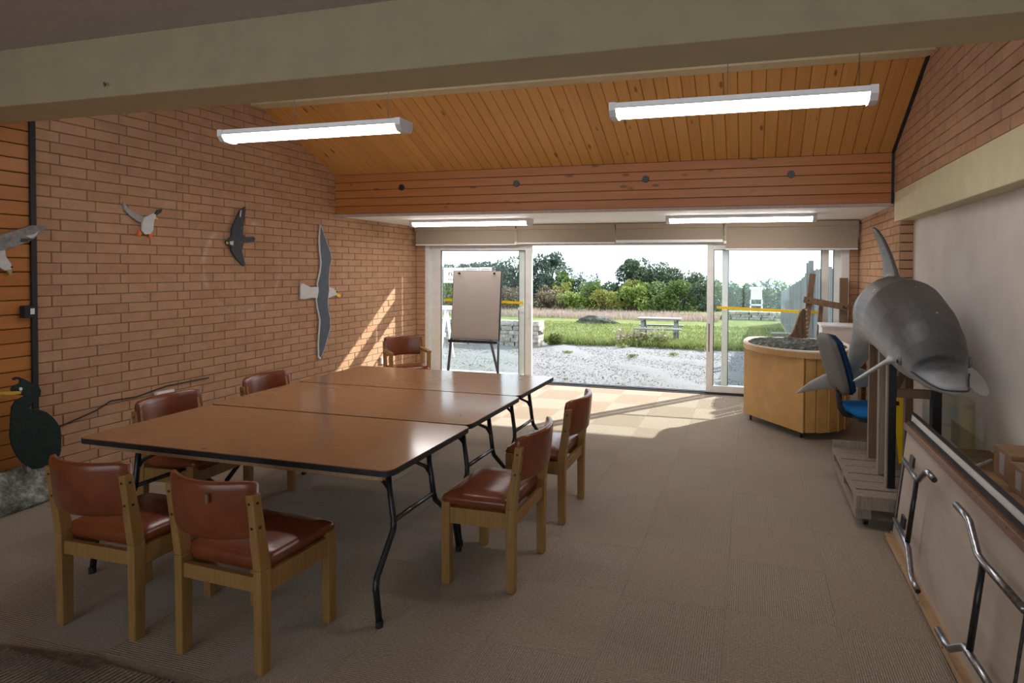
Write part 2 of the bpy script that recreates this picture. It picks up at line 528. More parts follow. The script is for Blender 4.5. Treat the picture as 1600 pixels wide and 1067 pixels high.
# boarded wall left of the black strip
wall_near_left = struct(MB().box(XL-0.25, XL-0.012, YB, 2.868, -0.1, 2.95).build('wall_near_left', M['dark_gap']))
BH = 0.0965
_pl = MB().prism([(-0.012,-BH/2+0.004),(-0.004,-BH/2+0.003),(0.0,-BH/2+0.008),(0.0,BH/2-0.004),(-0.012,BH/2-0.001)],
                 lambda u, v, t: (u, t, v), -2.94, 2.94)
_me = None
for k in range(30):
    z = 0.03+BH*(k+0.5)
    if _me is None:
        o = _pl.build('board', M['wall_pine'], wall_near_left); _me = o.data
    else:
        o = link('board', _me, None, wall_near_left)
    o.location = (XL+0.001, -0.085, z)
struct(MB().box(XL-0.02, XL+0.018, 2.852, 2.884, 0.0, 2.86).build('trim_1', M['black_matt']))

# right wall: pier of brick by the doors, brick above the cream lintel, plaster below it
wall_right = struct(MB().box(XR+0.006, XR+0.30, 5.649+0.006, YD+0.25, -0.1, 2.30).build('wall_right', M['mortar']))
lay_bricks(wall_right, '-X', XR, bond(5.655, YD+0.2, 0.0, ZS, 5.655), lambda p: p[1] < YD)
wall_pier_end = struct(MB().box(XR+0.012, XW+0.06, 5.655, 5.70, -0.1, 2.2).build('wall_pier_end', M['mortar']))
lay_bricks(wall_pier_end, '-Y', 5.649, [(XR+0.004, XW+0.02, z) for _, _, z in bond(0, PL, 0.0, 2.12, 0)], lambda p: True)
wall_upper_right = struct(MB().box(XR+0.006, XR+0.25, 2.3, YF+0.3, 2.34, 3.5).build('wall_upper_right', M['mortar']))
br = [b for b in bond(2.5, YF, 2.33, 3.34, 4.806) if b[2]-PH/2 < min(3.34, ZF+0.484*(YF-(b[0]+b[1])/2)+0.05)]
lay_bricks(wall_upper_right, '-X', XR, br, lambda p: p[1] > 2.7)
struct(MB().box(XW, XW+0.2, YB-0.2, 5.66, -0.1, 2.95).build('wall_plaster_right', M['plaster']))
struct(MB().box(1.266, XW+0.1, YB, 5.80, 2.064, 2.336).build('trim_2', M['cream'], bevel=0.006), 'cream painted lintel beam')
struct(MB().box(XR-0.004, XW+0.1, YB, 2.36, 2.336, 2.95).build('wall_near_right', M['plaster']))

# rear wall behind the viewer, with unseen windows put in and sized for fill daylight
rw = MB()
rw.box(XL-0.2, XW+0.2, YB-0.2, YB, -0.1, 0.30); rw.box(XL-0.2, XW+0.2, YB-0.2, YB, 2.45, 3.0)
for a, b in ((XL-0.2, -4.6), (-1.8, -1.6), (1.2, XW+0.2)): rw.box(a, b, YB-0.2, YB, 0.30, 2.45)
struct(rw.build('wall_rear', M['plaster']))
for a in (-4.6, -1.6):
    w = struct(MB().box(a, a+0.06, YB-0.12, YB-0.05, 0.30, 2.45).box(a+2.74, a+2.8, YB-0.12, YB-0.05, 0.30, 2.45)
               .box(a, a+2.8, YB-0.12, YB-0.05, 0.30, 0.36).box(a, a+2.8, YB-0.12, YB-0.05, 2.39, 2.45).box(a+1.37, a+1.43, YB-0.12, YB-0.05, 0.30, 2.45).build('window_%d' % (1 if a < -3 else 2), M['alu']))
    for x in (a+0.06, a+1.43): MB().box(x, x+1.31, YB-0.09, YB-0.084, 0.36, 2.39).build('pane', M['glass'], w)

# cream beam overhead, ridge beam, flat ceilings
struct(MB().box(XL-0.05, XW+0.1, 2.36, 2.65, 2.535, 2.95).build('trim_3', M['beam_cream'], bevel=0.006), 'deep cream painted beam crossing the room')
struct(MB().box(XL, XR, 4.68, YR, 3.222, 3.5).build('trim_4', M['cream'], bevel=0.004), 'cream ridge beam')
struct(MB().box(XL-0.2, XW+0.2, YB-0.2, 2.36, 2.855, 3.0).build('ceiling_near', M['ceil_white']))
struct(MB().box(XL-0.2, XW+0.2, 2.60, 4.70, 3.33, 3.5).build('ceiling_flat', M['ceil_white']))

# sloping boarded ceiling
ang = math.atan(0.484); sl = (YF-4.72)/math.cos(ang)
ceiling = struct(MB().hexa([(XL-0.05,YF+0.02,ZF+0.018),(XR+0.05,YF+0.02,ZF+0.018),(XR+0.05,4.70,ZF+0.018+0.484*(YF+0.02-4.70)),(XL-0.05,4.70,ZF+0.018+0.484*(YF+0.02-4.70))],
                           [(XL-0.05,YF+0.02,ZF+0.2),(XR+0.05,YF+0.02,ZF+0.2),(XR+0.05,4.70,ZF+0.2+0.6),(XL-0.05,4.70,ZF+0.2+0.6)]).build('ceiling', M['dark_gap']))
PW = 0.115
plank = MB().prism([(-PW/2+0.0015,0.016),(-PW/2+0.0015,0.005),(-PW/2+0.006,0.0),(PW/2-0.006,0.0),(PW/2-0.0015,0.005),(PW/2-0.0015,0.016)],
                   lambda u, v, t: (u, t, v), 0.0, sl)
_me = None
n = int((XR-XL)/PW)+1
for k in range(n):
    x = XR-0.02-PW*(k+0.5)
    if x < XL: break
    if _me is None:
        o = plank.build('plank', M['ceil_pine'], ceiling); _me = o.data
    else:
        o = link('plank', _me, None, ceiling)
    o.location = (x, YF, ZF+RND.uniform(-0.0008, 0.0008)); o.rotation_euler = (ang, 0, math.pi)
struct(MB().bar((XR-0.010, YF+0.01, ZF-0.004), (XR-0.010, 4.7, ZF+0.484*(YF-4.7)-0.004), 0.022, 0.03).build('trim_5', M['black_matt']))
struct(MB().box(XR-0.022, XR, YF-0.012, YF+0.01, ZS-0.01, ZF).build('trim_6', M['black_matt']))

# boarded fascia over the door bay
fascia = struct(MB().box(XL-0.02, XR+0.02, YF+0.012, YF+0.12, ZS-0.012, ZF+0.25).build('wall_fascia', M['dark_gap']))
FH = (ZF-ZS)/5
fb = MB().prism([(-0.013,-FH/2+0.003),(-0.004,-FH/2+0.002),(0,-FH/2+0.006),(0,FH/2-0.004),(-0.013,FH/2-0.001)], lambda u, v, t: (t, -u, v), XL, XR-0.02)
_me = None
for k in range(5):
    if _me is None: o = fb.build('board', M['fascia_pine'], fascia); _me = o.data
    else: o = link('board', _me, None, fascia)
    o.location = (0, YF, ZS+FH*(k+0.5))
struct(MB().box(XL, XR, YF-0.008, YF+0.03, ZS-0.03, ZS).build('trim_7', m_plain('soffit_edge', (0.42,0.31,0.27), 0.7)))
struct(MB().box(XL-0.05, XR+0.05, YF+0.02, YD+0.4, ZS-0.018, ZS+0.1).build('ceiling_soffit', M['soffit']))
struct(MB().box(XL-0.3, XR+0.4, YF+0.1, YD+0.5, 2.9, 3.3).build('ceiling_roof', M['ceil_white']))
struct(MB().box(XL-0.3, XR+0.4, YD+0.3, YD+0.5, 2.2, 3.0).build('wall_outer_fascia', M['grey_wood']))
for i, x in enumerate((-3.908, -2.485, -1.054, 0.369)):
    o = MB().tube([(x, YF+0.004, 2.547), (x, YF-0.012, 2.547)], 0.036, 18).build('wall_vent', M['black'], bevel=0.003)
    tag(o, 'round black vent on the timber fascia, ' + ('leftmost', 'second from left', 'third from left', 'rightmost')[i] + ' of four', 'vent', 'round vents on the fascia')

# wall with the sliding doors
head = struct(MB().box(XL-0.2, XR+0.2, YD, YD+0.25, 1.995, ZS+0.02).build('wall_door_head', M['soffit']))
jl = struct(MB().box(XL-0.2, -4.655, YD+0.006, YD+0.25, -0.1, 2.0).build('wall_jamb_left', M['mortar']))
lay_bricks(jl, '-Y', YD, [(XL+0.004, -4.655, z) for _, _, z in bond(0, PL, 0.0, 1.99, 0)], lambda p: True)
jr = struct(MB().box(1.17, XR+0.2, YD+0.006, YD+0.25, -0.1, 2.0).build('wall_jamb_right', M['mortar']))
lay_bricks(jr, '-Y', YD, [(1.17, XR-0.004, z) for _, _, z in bond(0, PL, 0.0, 1.99, 0)], lambda p: True)

door_frame = struct(MB().box(-4.655, -4.585, YD-0.01, YD+0.16, 0, 2.0).box(1.075, 1.17, YD-0.01, YD+0.16, 0, 2.0)
                    .box(-4.655, 1.17, YD-0.01, YD+0.16, 1.945, 2.0).build('door_frame', M['alu'], bevel=0.004))
MB().box(-4.655, 1.17, YD-0.03, YD+0.16, 0.0, 0.012).box(-4.60, 1.08, YD+0.02, YD+0.035, 0.012, 0.026).box(-4.60, 1.08, YD+0.075, YD+0.09, 0.012, 0.026).build('track', M['steel'], door_frame)

def door_leaf(name, x0, x1, y, st=0.085, tape=None):
    r = struct(empty(name, ((x0+x1)/2, y, 0.0))); c = (x0+x1)/2
    a = x0-c; b = x1-c; z0, z1 = 0.026, 1.943
    for s in ((a, a+st), (b-st, b)):
        MB().box(s[0], s[1], -0.022, 0.022, z0, z1).build('stile', M['alu'], r, bevel=0.004)
    MB().box(a+st, b-st, -0.02, 0.02, z0, z0+0.085).build('bottom_rail', M['alu'], r, bevel=0.003)
    MB().box(a+st, b-st, -0.02, 0.02, z1-0.065, z1).build('top_rail', M['alu'], r, bevel=0.003)
    MB().box(a+st, b-st, -0.003, 0.003, z0+0.085, z1-0.065).build('pane', M['glass'], r)
    gk = M['black_matt']
    MB().box(a+st, a+st+0.008, -0.021, 0.0, z0+0.085, z1-0.065).box(b-st-0.008, b-st, -0.021, 0.0, z0+0.085, z1-0.065).box(a+st, b-st, -0.021, 0.0, z1-0.073, z1-0.065).build('gasket', gk, r)
    if tape:
        t0, t1, za, zb = tape
        MB().hexa([(t0-c,-0.0065,za),(t1-c,-0.0065,zb),(t1-c,-0.0035,zb),(t0-c,-0.0035,za)], [(t0-c,-0.0065,za+0.034),(t1-c,-0.0065,zb+0.034),(t1-c,-0.0035,zb+0.034),(t0-c,-0.0035,za+0.034)]).build('safety_tape', M['yellow'], r)
    return r
d1 = door_leaf('door_1', -4.50, -2.975, YD+0.022, 0.10, (-4.36, -3.10, 1.135, 1.115))
d2 = door_leaf('door_2', -4.585, -3.105, YD+0.085, 0.085)
d3 = door_leaf('door_3', -0.545, 0.935, YD+0.022, 0.085, (-0.42, 0.82, 1.115, 1.075))
d4 = door_leaf('door_4', -0.355, 1.075, YD+0.085, 0.075)
for d, x in ((d1, 0.7125), (d3, -0.7025)):
    MB().box(x-0.012, x+0.012, -0.055, -0.022, 0.92, 1.12).build('handle', M['white_plastic'], d, bevel=0.004)
MB().box(-0.715, -0.70, -0.026, -0.0225, 0.55, 0.98).build('latch_scar', M['brown_wood'], d3)
MB().box(0.55, 0.665, -0.012, -0.0035, 1.03, 1.065).build('lock_block', M['white_plastic'], d1, bevel=0.003)

# notices stuck to the outside of the left glass, seen from behind
t = NT('notice_paper', 0.9); t.color((0.8,0.82,0.84)); M['notice'] = t.m
tl = t.node('ShaderNodeBsdfTranslucent'); tl.inputs['Color'].default_value = (0.8,0.82,0.85,1); mx = t.node('ShaderNodeMixShader'); mx.inputs[0].default_value = 0.28
t.l.new(t.b.outputs[0], mx.inputs[1]); t.l.new(tl.outputs[0], mx.inputs[2]); t.l.new(mx.outputs[0], t.n['Material Output'].inputs['Surface'])
t = NT('notice_print', 0.9); t.color((0.08,0.09,0.11)); M['print'] = t.m
t = NT('notice_pink', 0.9); t.color((0.62,0.50,0.52)); M['pinkprint'] = t.m
NOT = [(-4.375,-4.05,1.40,1.625,'white'), (-4.04,-3.80,1.43,1.63,'pink'), (-3.795,-3.60,1.42,1.635,'pale')]
for i, (x0, x1, z0, z1, kind) in enumerate(NOT):
    o = MB().add([(x0,YD+0.028,z0),(x1,YD+0.028,z0),(x1,YD+0.028,z1),(x0,YD+0.028,z1)], [(0,1,2,3)]).build('paper_notice', M['notice'])
    y = YD+0.0255
    if kind == 'white':
        q = MB()
        for r, z, h in ((0, 1.51, 0.045), (1, 1.44, 0.022)):
            x = x0+0.09
            while x < x1-0.03:
                w = RND.uniform(0.014, 0.03)
                q.box(x, x+w*0.35, y, y+0.002, z, z+h)
                if RND.random() < 0.7: q.box(x, x+w, y, y+0.002, z+h*0.8, z+h)
                if RND.random() < 0.5: q.box(x, x+w, y, y+0.002, z, z+h*0.2)
                x += w+0.014
        q.build('lettering', M['print'], o)['kind'] = 'stuff'
    else:
        q = MB()
        for z in (1.60, 1.575, 1.54): q.box(x0+0.03, x1-0.03, y, y+0.002, z, z+0.012)
        q.build('lettering', M['pinkprint'], o)['kind'] = 'stuff'
    tag(o, ('white notice with dark print on the left door glass', 'notice with pink print beside the white one on the door glass', 'small pale notice above the flip chart on the door glass')[i], 'notice')

# roller blinds
def blind(x0, x1, zb, label, rail=0.018):
    r = empty('roller_blind', ((x0+x1)/2, YD-0.10, 2.15)); c = (x0+x1)/2
    MB().box(x0-c, x1-c, -0.055, 0.05, 0.005, 0.07).build('cassette', M['blind'], r, bevel=0.006)
    MB().box(x0-c+0.006, x1-c-0.006, -0.035, -0.031, zb-2.15, 0.01).build('fabric', M['blind'], r)
    MB().box(x0-c+0.004, x1-c-0.004, -0.042, -0.024, zb-2.15-rail, zb-2.15).build('bottom_bar', M['white_plastic'], r, bevel=0.003)
    tag(r, label, 'blind', 'roller blinds over the sliding doors')
    return r
b1 = blind(-4.735, -3.165, 1.962, 'beige roller blind over the left door glass behind the flip chart')
b2 = blind(-3.145, -1.745, 1.978, 'beige roller blind over the left half of the open doorway')
b3 = blind(-1.735, -0.335, 2.005, 'beige roller blind with a wide white bar over the right half of the open doorway', 0.035)
b4 = blind(-0.315, 1.245, 1.888, 'beige roller blind hanging lowest, over the right door glass')
for b, x in ((b1, 0.79), (b4, -0.785)):
    MB().tube([(x, -0.06, 0.03), (x, -0.06, -0.17)], 0.0035, 6).tube([(x+0.018, -0.06, 0.03), (x+0.018, -0.06, -0.17)], 0.0035, 6).build('cord', M['cream'], b)
    MB().box(x-0.006, x+0.024, -0.066, -0.054, -0.20, -0.165).build('cord_weight', M['white_plastic'], b)

# hanging fluorescent lamps
def lamp(x, y, z, L, label, wires=None, w=0.15):
    r = empty('ceiling_lamp', (x, y, z))
    h = w/2
    MB().prism([(-h*0.95,0.075),(-h,0.05),(-h*0.98,0.04),(h*0.98,0.04),(h,0.05),(h*0.95,0.075)], lambda u, v, t: (t, u, v), -L/2, L/2).build('housing', M['lamp_body'], r)
    prof = [(-h*0.96,0.04)]+[(-h*0.96*math.cos(a), 0.04-0.045*math.sin(a)) for a in [math.pi*k/10 for k in range(1, 10)]]+[(h*0.96,0.04)]
    MB().prism(prof, lambda u, v, t: (t, u, v), -L/2+0.03, L/2-0.03).build('diffuser', M['lamp'], r)
    for s in (-1, 1):
        e = MB().prism([(-h*1.02,0.078),(-h*1.02,0.03),(-h*0.7,-0.004),(0,-0.012),(h*0.7,-0.004),(h*1.02,0.03),(h*1.02,0.078)], lambda u, v, t: (t, u, v), s*(L/2-0.03), s*(L/2+0.012))
        e.build('end_cap', M['lamp_body'], r)
    if wires:
        for wx, top in wires:
            MB().tube([(wx, 0, 0.07), (wx, 0, top-z)], 0.0022, 5).build('suspension_wire', M['steel'], r)
    tag(r, label, 'lamp', 'fluorescent batten lamps')
    return r
lamp(-3.03, 3.47, 2.545, 1.50, 'hanging fluorescent batten in front of the left brick wall', [(-0.15, 3.33), (0.62, 3.33)])
lamp(-0.09, 3.47, 2.545, 1.47, 'hanging fluorescent batten in front of the sloping ceiling at right', [(-0.05, 3.33), (0.66, 3.33)])
lamp(-3.42, 6.62, 2.155, 1.62, 'fluorescent batten on the white soffit above the flip chart')
lamp(-0.13, 6.64, 2.155, 1.60, 'fluorescent batten on the white soffit above the right door')
# ================================================================== painted bird cut-outs: outlines on the wall (y, z)
GULL_WING = [(2.440,1.858), (2.528,1.805), (2.673,1.818), (2.790,1.869), (2.847,1.895), (2.914,1.898), (2.935,1.889), (2.905,1.852), (2.862,1.805), (2.821,1.776), (2.773,1.756), (2.702,1.720), (2.627,1.703), (2.527,1.728), (2.433,1.813)]
GULL_HEAD = [(2.569,1.713), (2.702,1.723), (2.706,1.677), (2.732,1.634), (2.740,1.601), (2.728,1.586), (2.701,1.586), (2.671,1.610), (2.604,1.638)]
GULL_BEAK = [(2.712,1.591), (2.736,1.591), (2.738,1.557), (2.724,1.557)]
GULL_TIP = [(2.813,1.822), (2.859,1.834), (2.888,1.861), (2.871,1.825), (2.842,1.804)]
GULL_TIPD = [(2.789,1.801), (2.842,1.807), (2.858,1.804), (2.821,1.780), (2.781,1.778)]
PUF_LW = [(3.459,2.126), (3.495,2.078), (3.562,2.042), (3.620,2.021), (3.616,1.968), (3.561,1.984), (3.503,2.028), (3.465,2.067)]
PUF_RW = [(3.701,2.042), (3.729,2.088), (3.771,2.103), (3.760,2.073), (3.712,2.036)]
PUF_BODY = [(3.613,2.017), (3.648,2.032), (3.669,2.047), (3.687,2.057), (3.709,2.047), (3.708,2.018), (3.694,2.001), (3.686,1.920), (3.664,1.883), (3.620,1.880), (3.595,1.905), (3.599,1.966)]
PUF_BEAK = [(3.705,2.036), (3.730,2.020), (3.730,2.005), (3.701,2.010)]
PUF_F1 = [(3.577,1.912), (3.598,1.887), (3.586,1.864), (3.565,1.868)]
PUF_F2 = [(3.656,1.896), (3.682,1.898), (3.682,1.857), (3.655,1.855)]
FAL_BODY = [(4.590,2.206), (4.532,2.168), (4.480,2.071), (4.437,1.987), (4.432,1.912), (4.399,1.878), (4.368,1.859), (4.377,1.829), (4.426,1.815), (4.431,1.768), (4.490,1.692), (4.566,1.626), (4.584,1.641), (4.544,1.771), (4.568,1.854), (4.680,1.866), (4.704,1.897), (4.687,1.919), (4.578,1.910), (4.559,1.938), (4.563,2.020), (4.591,2.170)]
FAL_CHEEK = [(4.408,1.858), (4.449,1.865), (4.445,1.823), (4.412,1.831)]
FAL_BEAK = [(4.368,1.854), (4.394,1.852), (4.390,1.836), (4.372,1.832)]
FAL_FLECK = [(4.528,2.164), (4.543,2.172), (4.533,2.099), (4.522,2.105)]
BIG_WING = [(5.614,2.089), (5.698,1.929), (5.767,1.794), (5.786,1.715), (5.752,1.616), (5.738,1.478), (5.743,1.359), (5.723,1.242), (5.722,1.144), (5.758,1.022), (5.758,0.904), (5.665,0.678), (5.605,0.579), (5.586,0.601), (5.582,0.747), (5.604,0.938), (5.610,1.015), (5.570,1.153), (5.552,1.251), (5.579,1.346), (5.571,1.432), (5.612,1.557), (5.631,1.674), (5.613,1.789), (5.603,1.943)]
BIG_EDGE = [(5.612,2.113), (5.706,1.933), (5.778,1.794), (5.798,1.711), (5.763,1.616), (5.749,1.478), (5.754,1.359), (5.734,1.241), (5.733,1.143), (5.769,1.021), (5.769,0.898), (5.673,0.673), (5.602,0.554), (5.570,0.584), (5.566,0.749), (5.588,0.939), (5.593,1.016), (5.554,1.154), (5.536,1.251), (5.563,1.346), (5.555,1.433), (5.596,1.557), (5.615,1.673), (5.597,1.789), (5.587,1.942)]
BIG_TAIL = [(5.584,1.394), (5.456,1.393), (5.343,1.438), (5.306,1.433), (5.300,1.272), (5.367,1.265), (5.468,1.277), (5.573,1.265)]
BIG_HEAD = [(5.723,1.396), (5.822,1.367), (5.879,1.325), (5.885,1.290), (5.807,1.278), (5.723,1.258)]
BIG_BEAK = [(5.873,1.315), (5.944,1.288), (5.932,1.258), (5.873,1.275)]
COR_BODY = [(2.655,0.813), (2.668,0.831), (2.701,0.840), (2.706,0.875), (2.727,0.861), (2.753,0.840), (2.774,0.821), (2.800,0.805), (2.815,0.770), (2.811,0.734), (2.791,0.717), (2.773,0.710), (2.760,0.681), (2.742,0.659), (2.794,0.647), (2.848,0.613), (2.893,0.553), (2.925,0.490), (2.931,0.423), (2.928,0.325), (2.918,0.289), (2.844,0.243), (2.803,0.240), (2.759,0.249), (2.712,0.307), (2.679,0.369), (2.655,0.439), (2.646,0.503), (2.649,0.574), (2.653,0.644), (2.658,0.694), (2.679,0.731), (2.717,0.745), (2.730,0.751), (2.684,0.769), (2.659,0.786)]
COR_BEAK = [(2.559,0.805), (2.595,0.805), (2.705,0.789), (2.699,0.772), (2.659,0.774), (2.594,0.789)]
COR_EYE = [(2.710,0.802), (2.708,0.795), (2.704,0.792), (2.698,0.793), (2.694,0.798), (2.692,0.805), (2.694,0.812), (2.698,0.815), (2.704,0.814), (2.709,0.809)]
COR_CREST = [(2.662,0.878), (2.681,0.887), (2.700,0.881), (2.710,0.864), (2.702,0.860), (2.685,0.874), (2.670,0.866)]
COR_LEG1 = [(2.738,0.288), (2.759,0.270), (2.759,0.234), (2.739,0.240)]
COR_LEG2 = [(2.786,0.262), (2.830,0.279), (2.844,0.232), (2.798,0.220)]
# ================================================================== folding tables
def folding_table(label, loc, W=1.88, D=0.775):
    r = empty('folding_table', loc)
    a, b = W/2, D/2
    MB().prism(rrect(-a, a, -b, b, 0.05), FLAT, 0.690, 0.7155).build('edge_band', M['black_matt'], r)
    MB().prism(rrect(-a+0.004, a-0.004, -b+0.004, b-0.004, 0.046), FLAT, 0.700, 0.7185).build('tabletop', M['laminate'], r)
    for s in (-1, 1):
        MB().box(-a+0.07, a-0.07, s*(b-0.055)-0.011, s*(b-0.055)+0.011, 0.655, 0.690).build('apron', M['pale_wood'], r)
        MB().box(s*(a-0.09)-0.011, s*(a-0.09)+0.011, -b+0.066, b-0.066, 0.655, 0.690).build('apron', M['pale_wood'], r)
    for s in (-1, 1):
        for q in (-1, 1):
            xt = s*(a-0.16); xf = s*(a-0.07)
            X = lambda z: xt+(xf-xt)*(0.69-z)/0.69
            P = [(X(0.69), q*0.18, 0.675), (X(0.40), q*0.18, 0.40), (X(0.36), q*0.19, 0.36), (X(0.21), q*0.345, 0.21), (X(0.17), q*0.36, 0.17), (X(0), q*0.365, 0.012)]
            leg = MB().tube(P, 0.0145, 10).build('leg', M['black'], r, smooth=True)
            MB().tube([(X(0), q*0.365, 0.0), (X(0), q*0.365, 0.03)], 0.017, 10).build('rubber_foot', M['black_matt'], leg)
            c = [(X(0.50), q*0.175, 0.50), (X(0.53)-s*0.02, q*0.165, 0.545), (xt-s*0.10, q*0.12, 0.60), (xt-s*0.15, q*0.105, 0.63), (xt-s*0.18, q*0.10, 0.69)]
            MB().tube(c, 0.010, 8).build('brace', M['black'], r, smooth=True)
        MB().tube([(X(0.40), -0.18, 0.40), (X(0.40), 0.18, 0.40)], 0.012, 10).build('crossbar', M['steel'], r, smooth=True)
        MB().box(xt-0.05, xt+0.03, -0.24, 0.24, 0.678, 0.691).build('hinge_plate', M['steel'], r)
    tag(r, label, 'table', 'folding tables pushed together')
    return r
folding_table('brown folding table nearest the viewer, its black edge facing front', (-2.470, 2.60, 0))
folding_table('brown folding table in the middle of the three pushed together', (-2.490, 3.385, 0))
folding_table('brown folding table nearest the flip chart, its top mirroring the doors', (-2.510, 4.170, 0))

# ================================================================== chairs
def pad(w, z0, z1, y_end, y_mid, th, lean):
    rings = []
    N = 14
    for i in range(N+1):
        x = -w+2*w*i/N
        e = abs(x)/w
        y = y_end+(y_mid-y_end)*(1-e*e)
        sh = 1.0 if 0 < i < N else 0.72
        zc = (z0+z1)/2; hz = (z1-z0)/2*(1.0 if 0 < i < N else 0.93)
        ring = []
        for k in range(14):
            a = 2*math.pi*k/14
            cx = math.copysign(abs(math.cos(a))**0.5, math.cos(a)); sz = math.copysign(abs(math.sin(a))**0.45, math.sin(a))
            zz = zc+hz*sz
            ring.append((x, y+th/2*sh*cx-lean*(zz-z0), zz))
        rings.append(ring)
    return MB().loft(rings)

def chair(name, arms=False):
    r = empty(name)
    lx, ly = 0.213, 0.178
    for s in (-1, 1):
        leg = MB()
        leg.hexa([(s*lx-0.02,-ly-0.022,0),(s*lx+0.02,-ly-0.022,0),(s*lx+0.02,-ly+0.022,0),(s*lx-0.02,-ly+0.022,0)],
                 [(s*lx-0.02,-ly-0.026,0.42),(s*lx+0.02,-ly-0.026,0.42),(s*lx+0.02,-ly+0.026,0.42),(s*lx-0.02,-ly+0.026,0.42)])
        leg.hexa([(s*lx-0.02,-ly-0.026,0.42),(s*lx+0.02,-ly-0.026,0.42),(s*lx+0.02,-ly+0.026,0.42),(s*lx-0.02,-ly+0.026,0.42)],
                 [(s*lx-0.02,-ly-0.062,0.735),(s*lx+0.02,-ly-0.062,0.735),(s*lx+0.02,-ly-0.024,0.735),(s*lx-0.02,-ly-0.024,0.735)])
        o = leg.build('rear_leg', M['oak'], r, bevel=0.004)
        for z in (0.60, 0.70):
            yy = -ly-0.026-0.036*(z-0.42)/0.315
            MB().tube([(s*lx, yy+0.002, z), (s*lx, yy-0.0015, z)], 0.006, 8).build('screw', M['black'], o)
            MB().tube([(s*(lx+0.0185), yy+0.02, z), (s*(lx+0.0215), yy+0.02, z)], 0.006, 8).build('screw', M['black'], o)
        ztop = 0.645 if arms else 0.425
        MB().box(s*lx-0.02, s*lx+0.02, ly-0.024, ly+0.024, 0, ztop).build('front_leg', M['oak'], r, bevel=0.004)
        MB().box(s*lx-0.013, s*lx+0.013, -ly, ly, 0.315, 0.398).build('side_rail', M['oak'], r, bevel=0.003)
        if arms: MB().box(s*lx-0.024, s*lx+0.024, -ly-0.02, ly+0.03, 0.62, 0.648).build('armrest', M['oak'], r, bevel=0.005)
    MB().box(-lx, lx, ly-0.012, ly+0.014, 0.315, 0.398).build('front_rail', M['oak'], r, bevel=0.003)
    MB().box(-lx, lx, -ly-0.014, -ly+0.012, 0.325, 0.385).build('rear_rail', M['oak'], r, bevel=0.003)
    seat = MB()
    rings = []
    for z, g in ((0.386,-0.012),(0.394,0.0),(0.430,0.004),(0.452,-0.004),(0.464,-0.028),(0.470,-0.09)):
        rings.append([(u, v, z) for u, v in rrect(-0.224-g if z > 0.399 else -0.2-g, 0.224+g if z > 0.399 else 0.2+g, -0.160-g, 0.210+g, 0.03)])
    o = seat.loft(rings).build('seat', M['vinyl'], r, smooth=True)
    w = 0.235 if not arms else 0.20
    pad(0.222, 0.555, 0.788, -ly-0.012, -ly-0.085, 0.040, 0.10).build('backrest', M['vinyl'], r, smooth=True)
    return r
CH = chair('dining_chair')
spots = [((-2.775, 2.065), 0.0, 'oak chair with burgundy vinyl pad in the near left corner, back to the viewer'),
         ((-2.068, 2.045), -0.05, 'oak chair closest to the viewer with a torn burgundy backrest'),
         ((-1.318, 2.865), math.radians(90), 'oak chair at the right table side, nearer one, burgundy seat'),
         ((-1.318, 3.665), math.radians(90), 'oak chair at the right table side, farther one lit from the doorway'),
         ((-3.41, 2.90), math.radians(-86), 'oak chair at the left table side, nearer one, by the brick wall'),
         ((-3.41, 3.67), math.radians(-86), 'oak chair at the left table side, farther one, below the dark falcon cut-out')]
for i, ((x, y), rz, lab) in enumerate(spots):
    c = CH if i == 0 else copy_tree(CH)
    c.location = (x, y, 0); c.rotation_euler = (0, 0, rz)
    tag(c, lab, 'chair', 'oak and burgundy vinyl chairs')
    if i == 1:
        MB().box(0.070, 0.084, -0.3035, -0.2960, 0.712, 0.748).build('tear', M['brown_wood'], c)
A = chair('armchair', True)
A.location = (-3.93, 6.02, 0); A.rotation_euler = (0, 0, math.radians(-135))
tag(A, 'oak armchair with burgundy back and seat in the far left corner', 'chair')

# ================================================================== flip chart easel
e = empty('flip_chart', (-3.44, 6.80, 0), 0.0)
MB().hexa([(-0.345,-0.012,0.695),(0.345,-0.012,0.695),(0.345,0.012,0.695),(-0.345,0.012,0.695)], [(-0.345,0.068,1.585),(0.345,0.068,1.585),(0.345,0.092,1.585),(-0.345,0.092,1.585)]).build('board', M['black'], e)
MB().hexa([(-0.334,-0.022,0.705),(0.334,-0.022,0.705),(0.334,-0.014,0.705),(-0.334,-0.014,0.705)], [(-0.334,0.058,1.582),(0.334,0.058,1.582),(0.334,0.066,1.582),(-0.334,0.066,1.582)]).build('paper_pad', M['paper'], e)
for s in (-0.25, 0.25): MB().tube([(s, 0.075, 1.555), (s, 0.030, 1.553)], 0.012, 10).build('pad_knob', M['black'], e)
MB().box(-0.345, 0.345, -0.075, -0.012, 0.66, 0.69).build('pen_tray', M['black_matt'], e)
MB().bar((-0.335, -0.01, 0.70), (-0.36, -0.10, 0.0), 0.026, 0.022).build('leg', M['steel'], e)
MB().bar((0.335, -0.01, 0.70), (0.36, -0.10, 0.0), 0.026, 0.022).build('leg', M['steel'], e)
MB().bar((0.06, 0.06, 1.2), (0.14, 0.50, 0.0), 0.026, 0.022).build('leg', M['steel'], e)
tag(e, 'flip chart easel with a blank grey-beige pad on thin dark legs', 'flip chart')

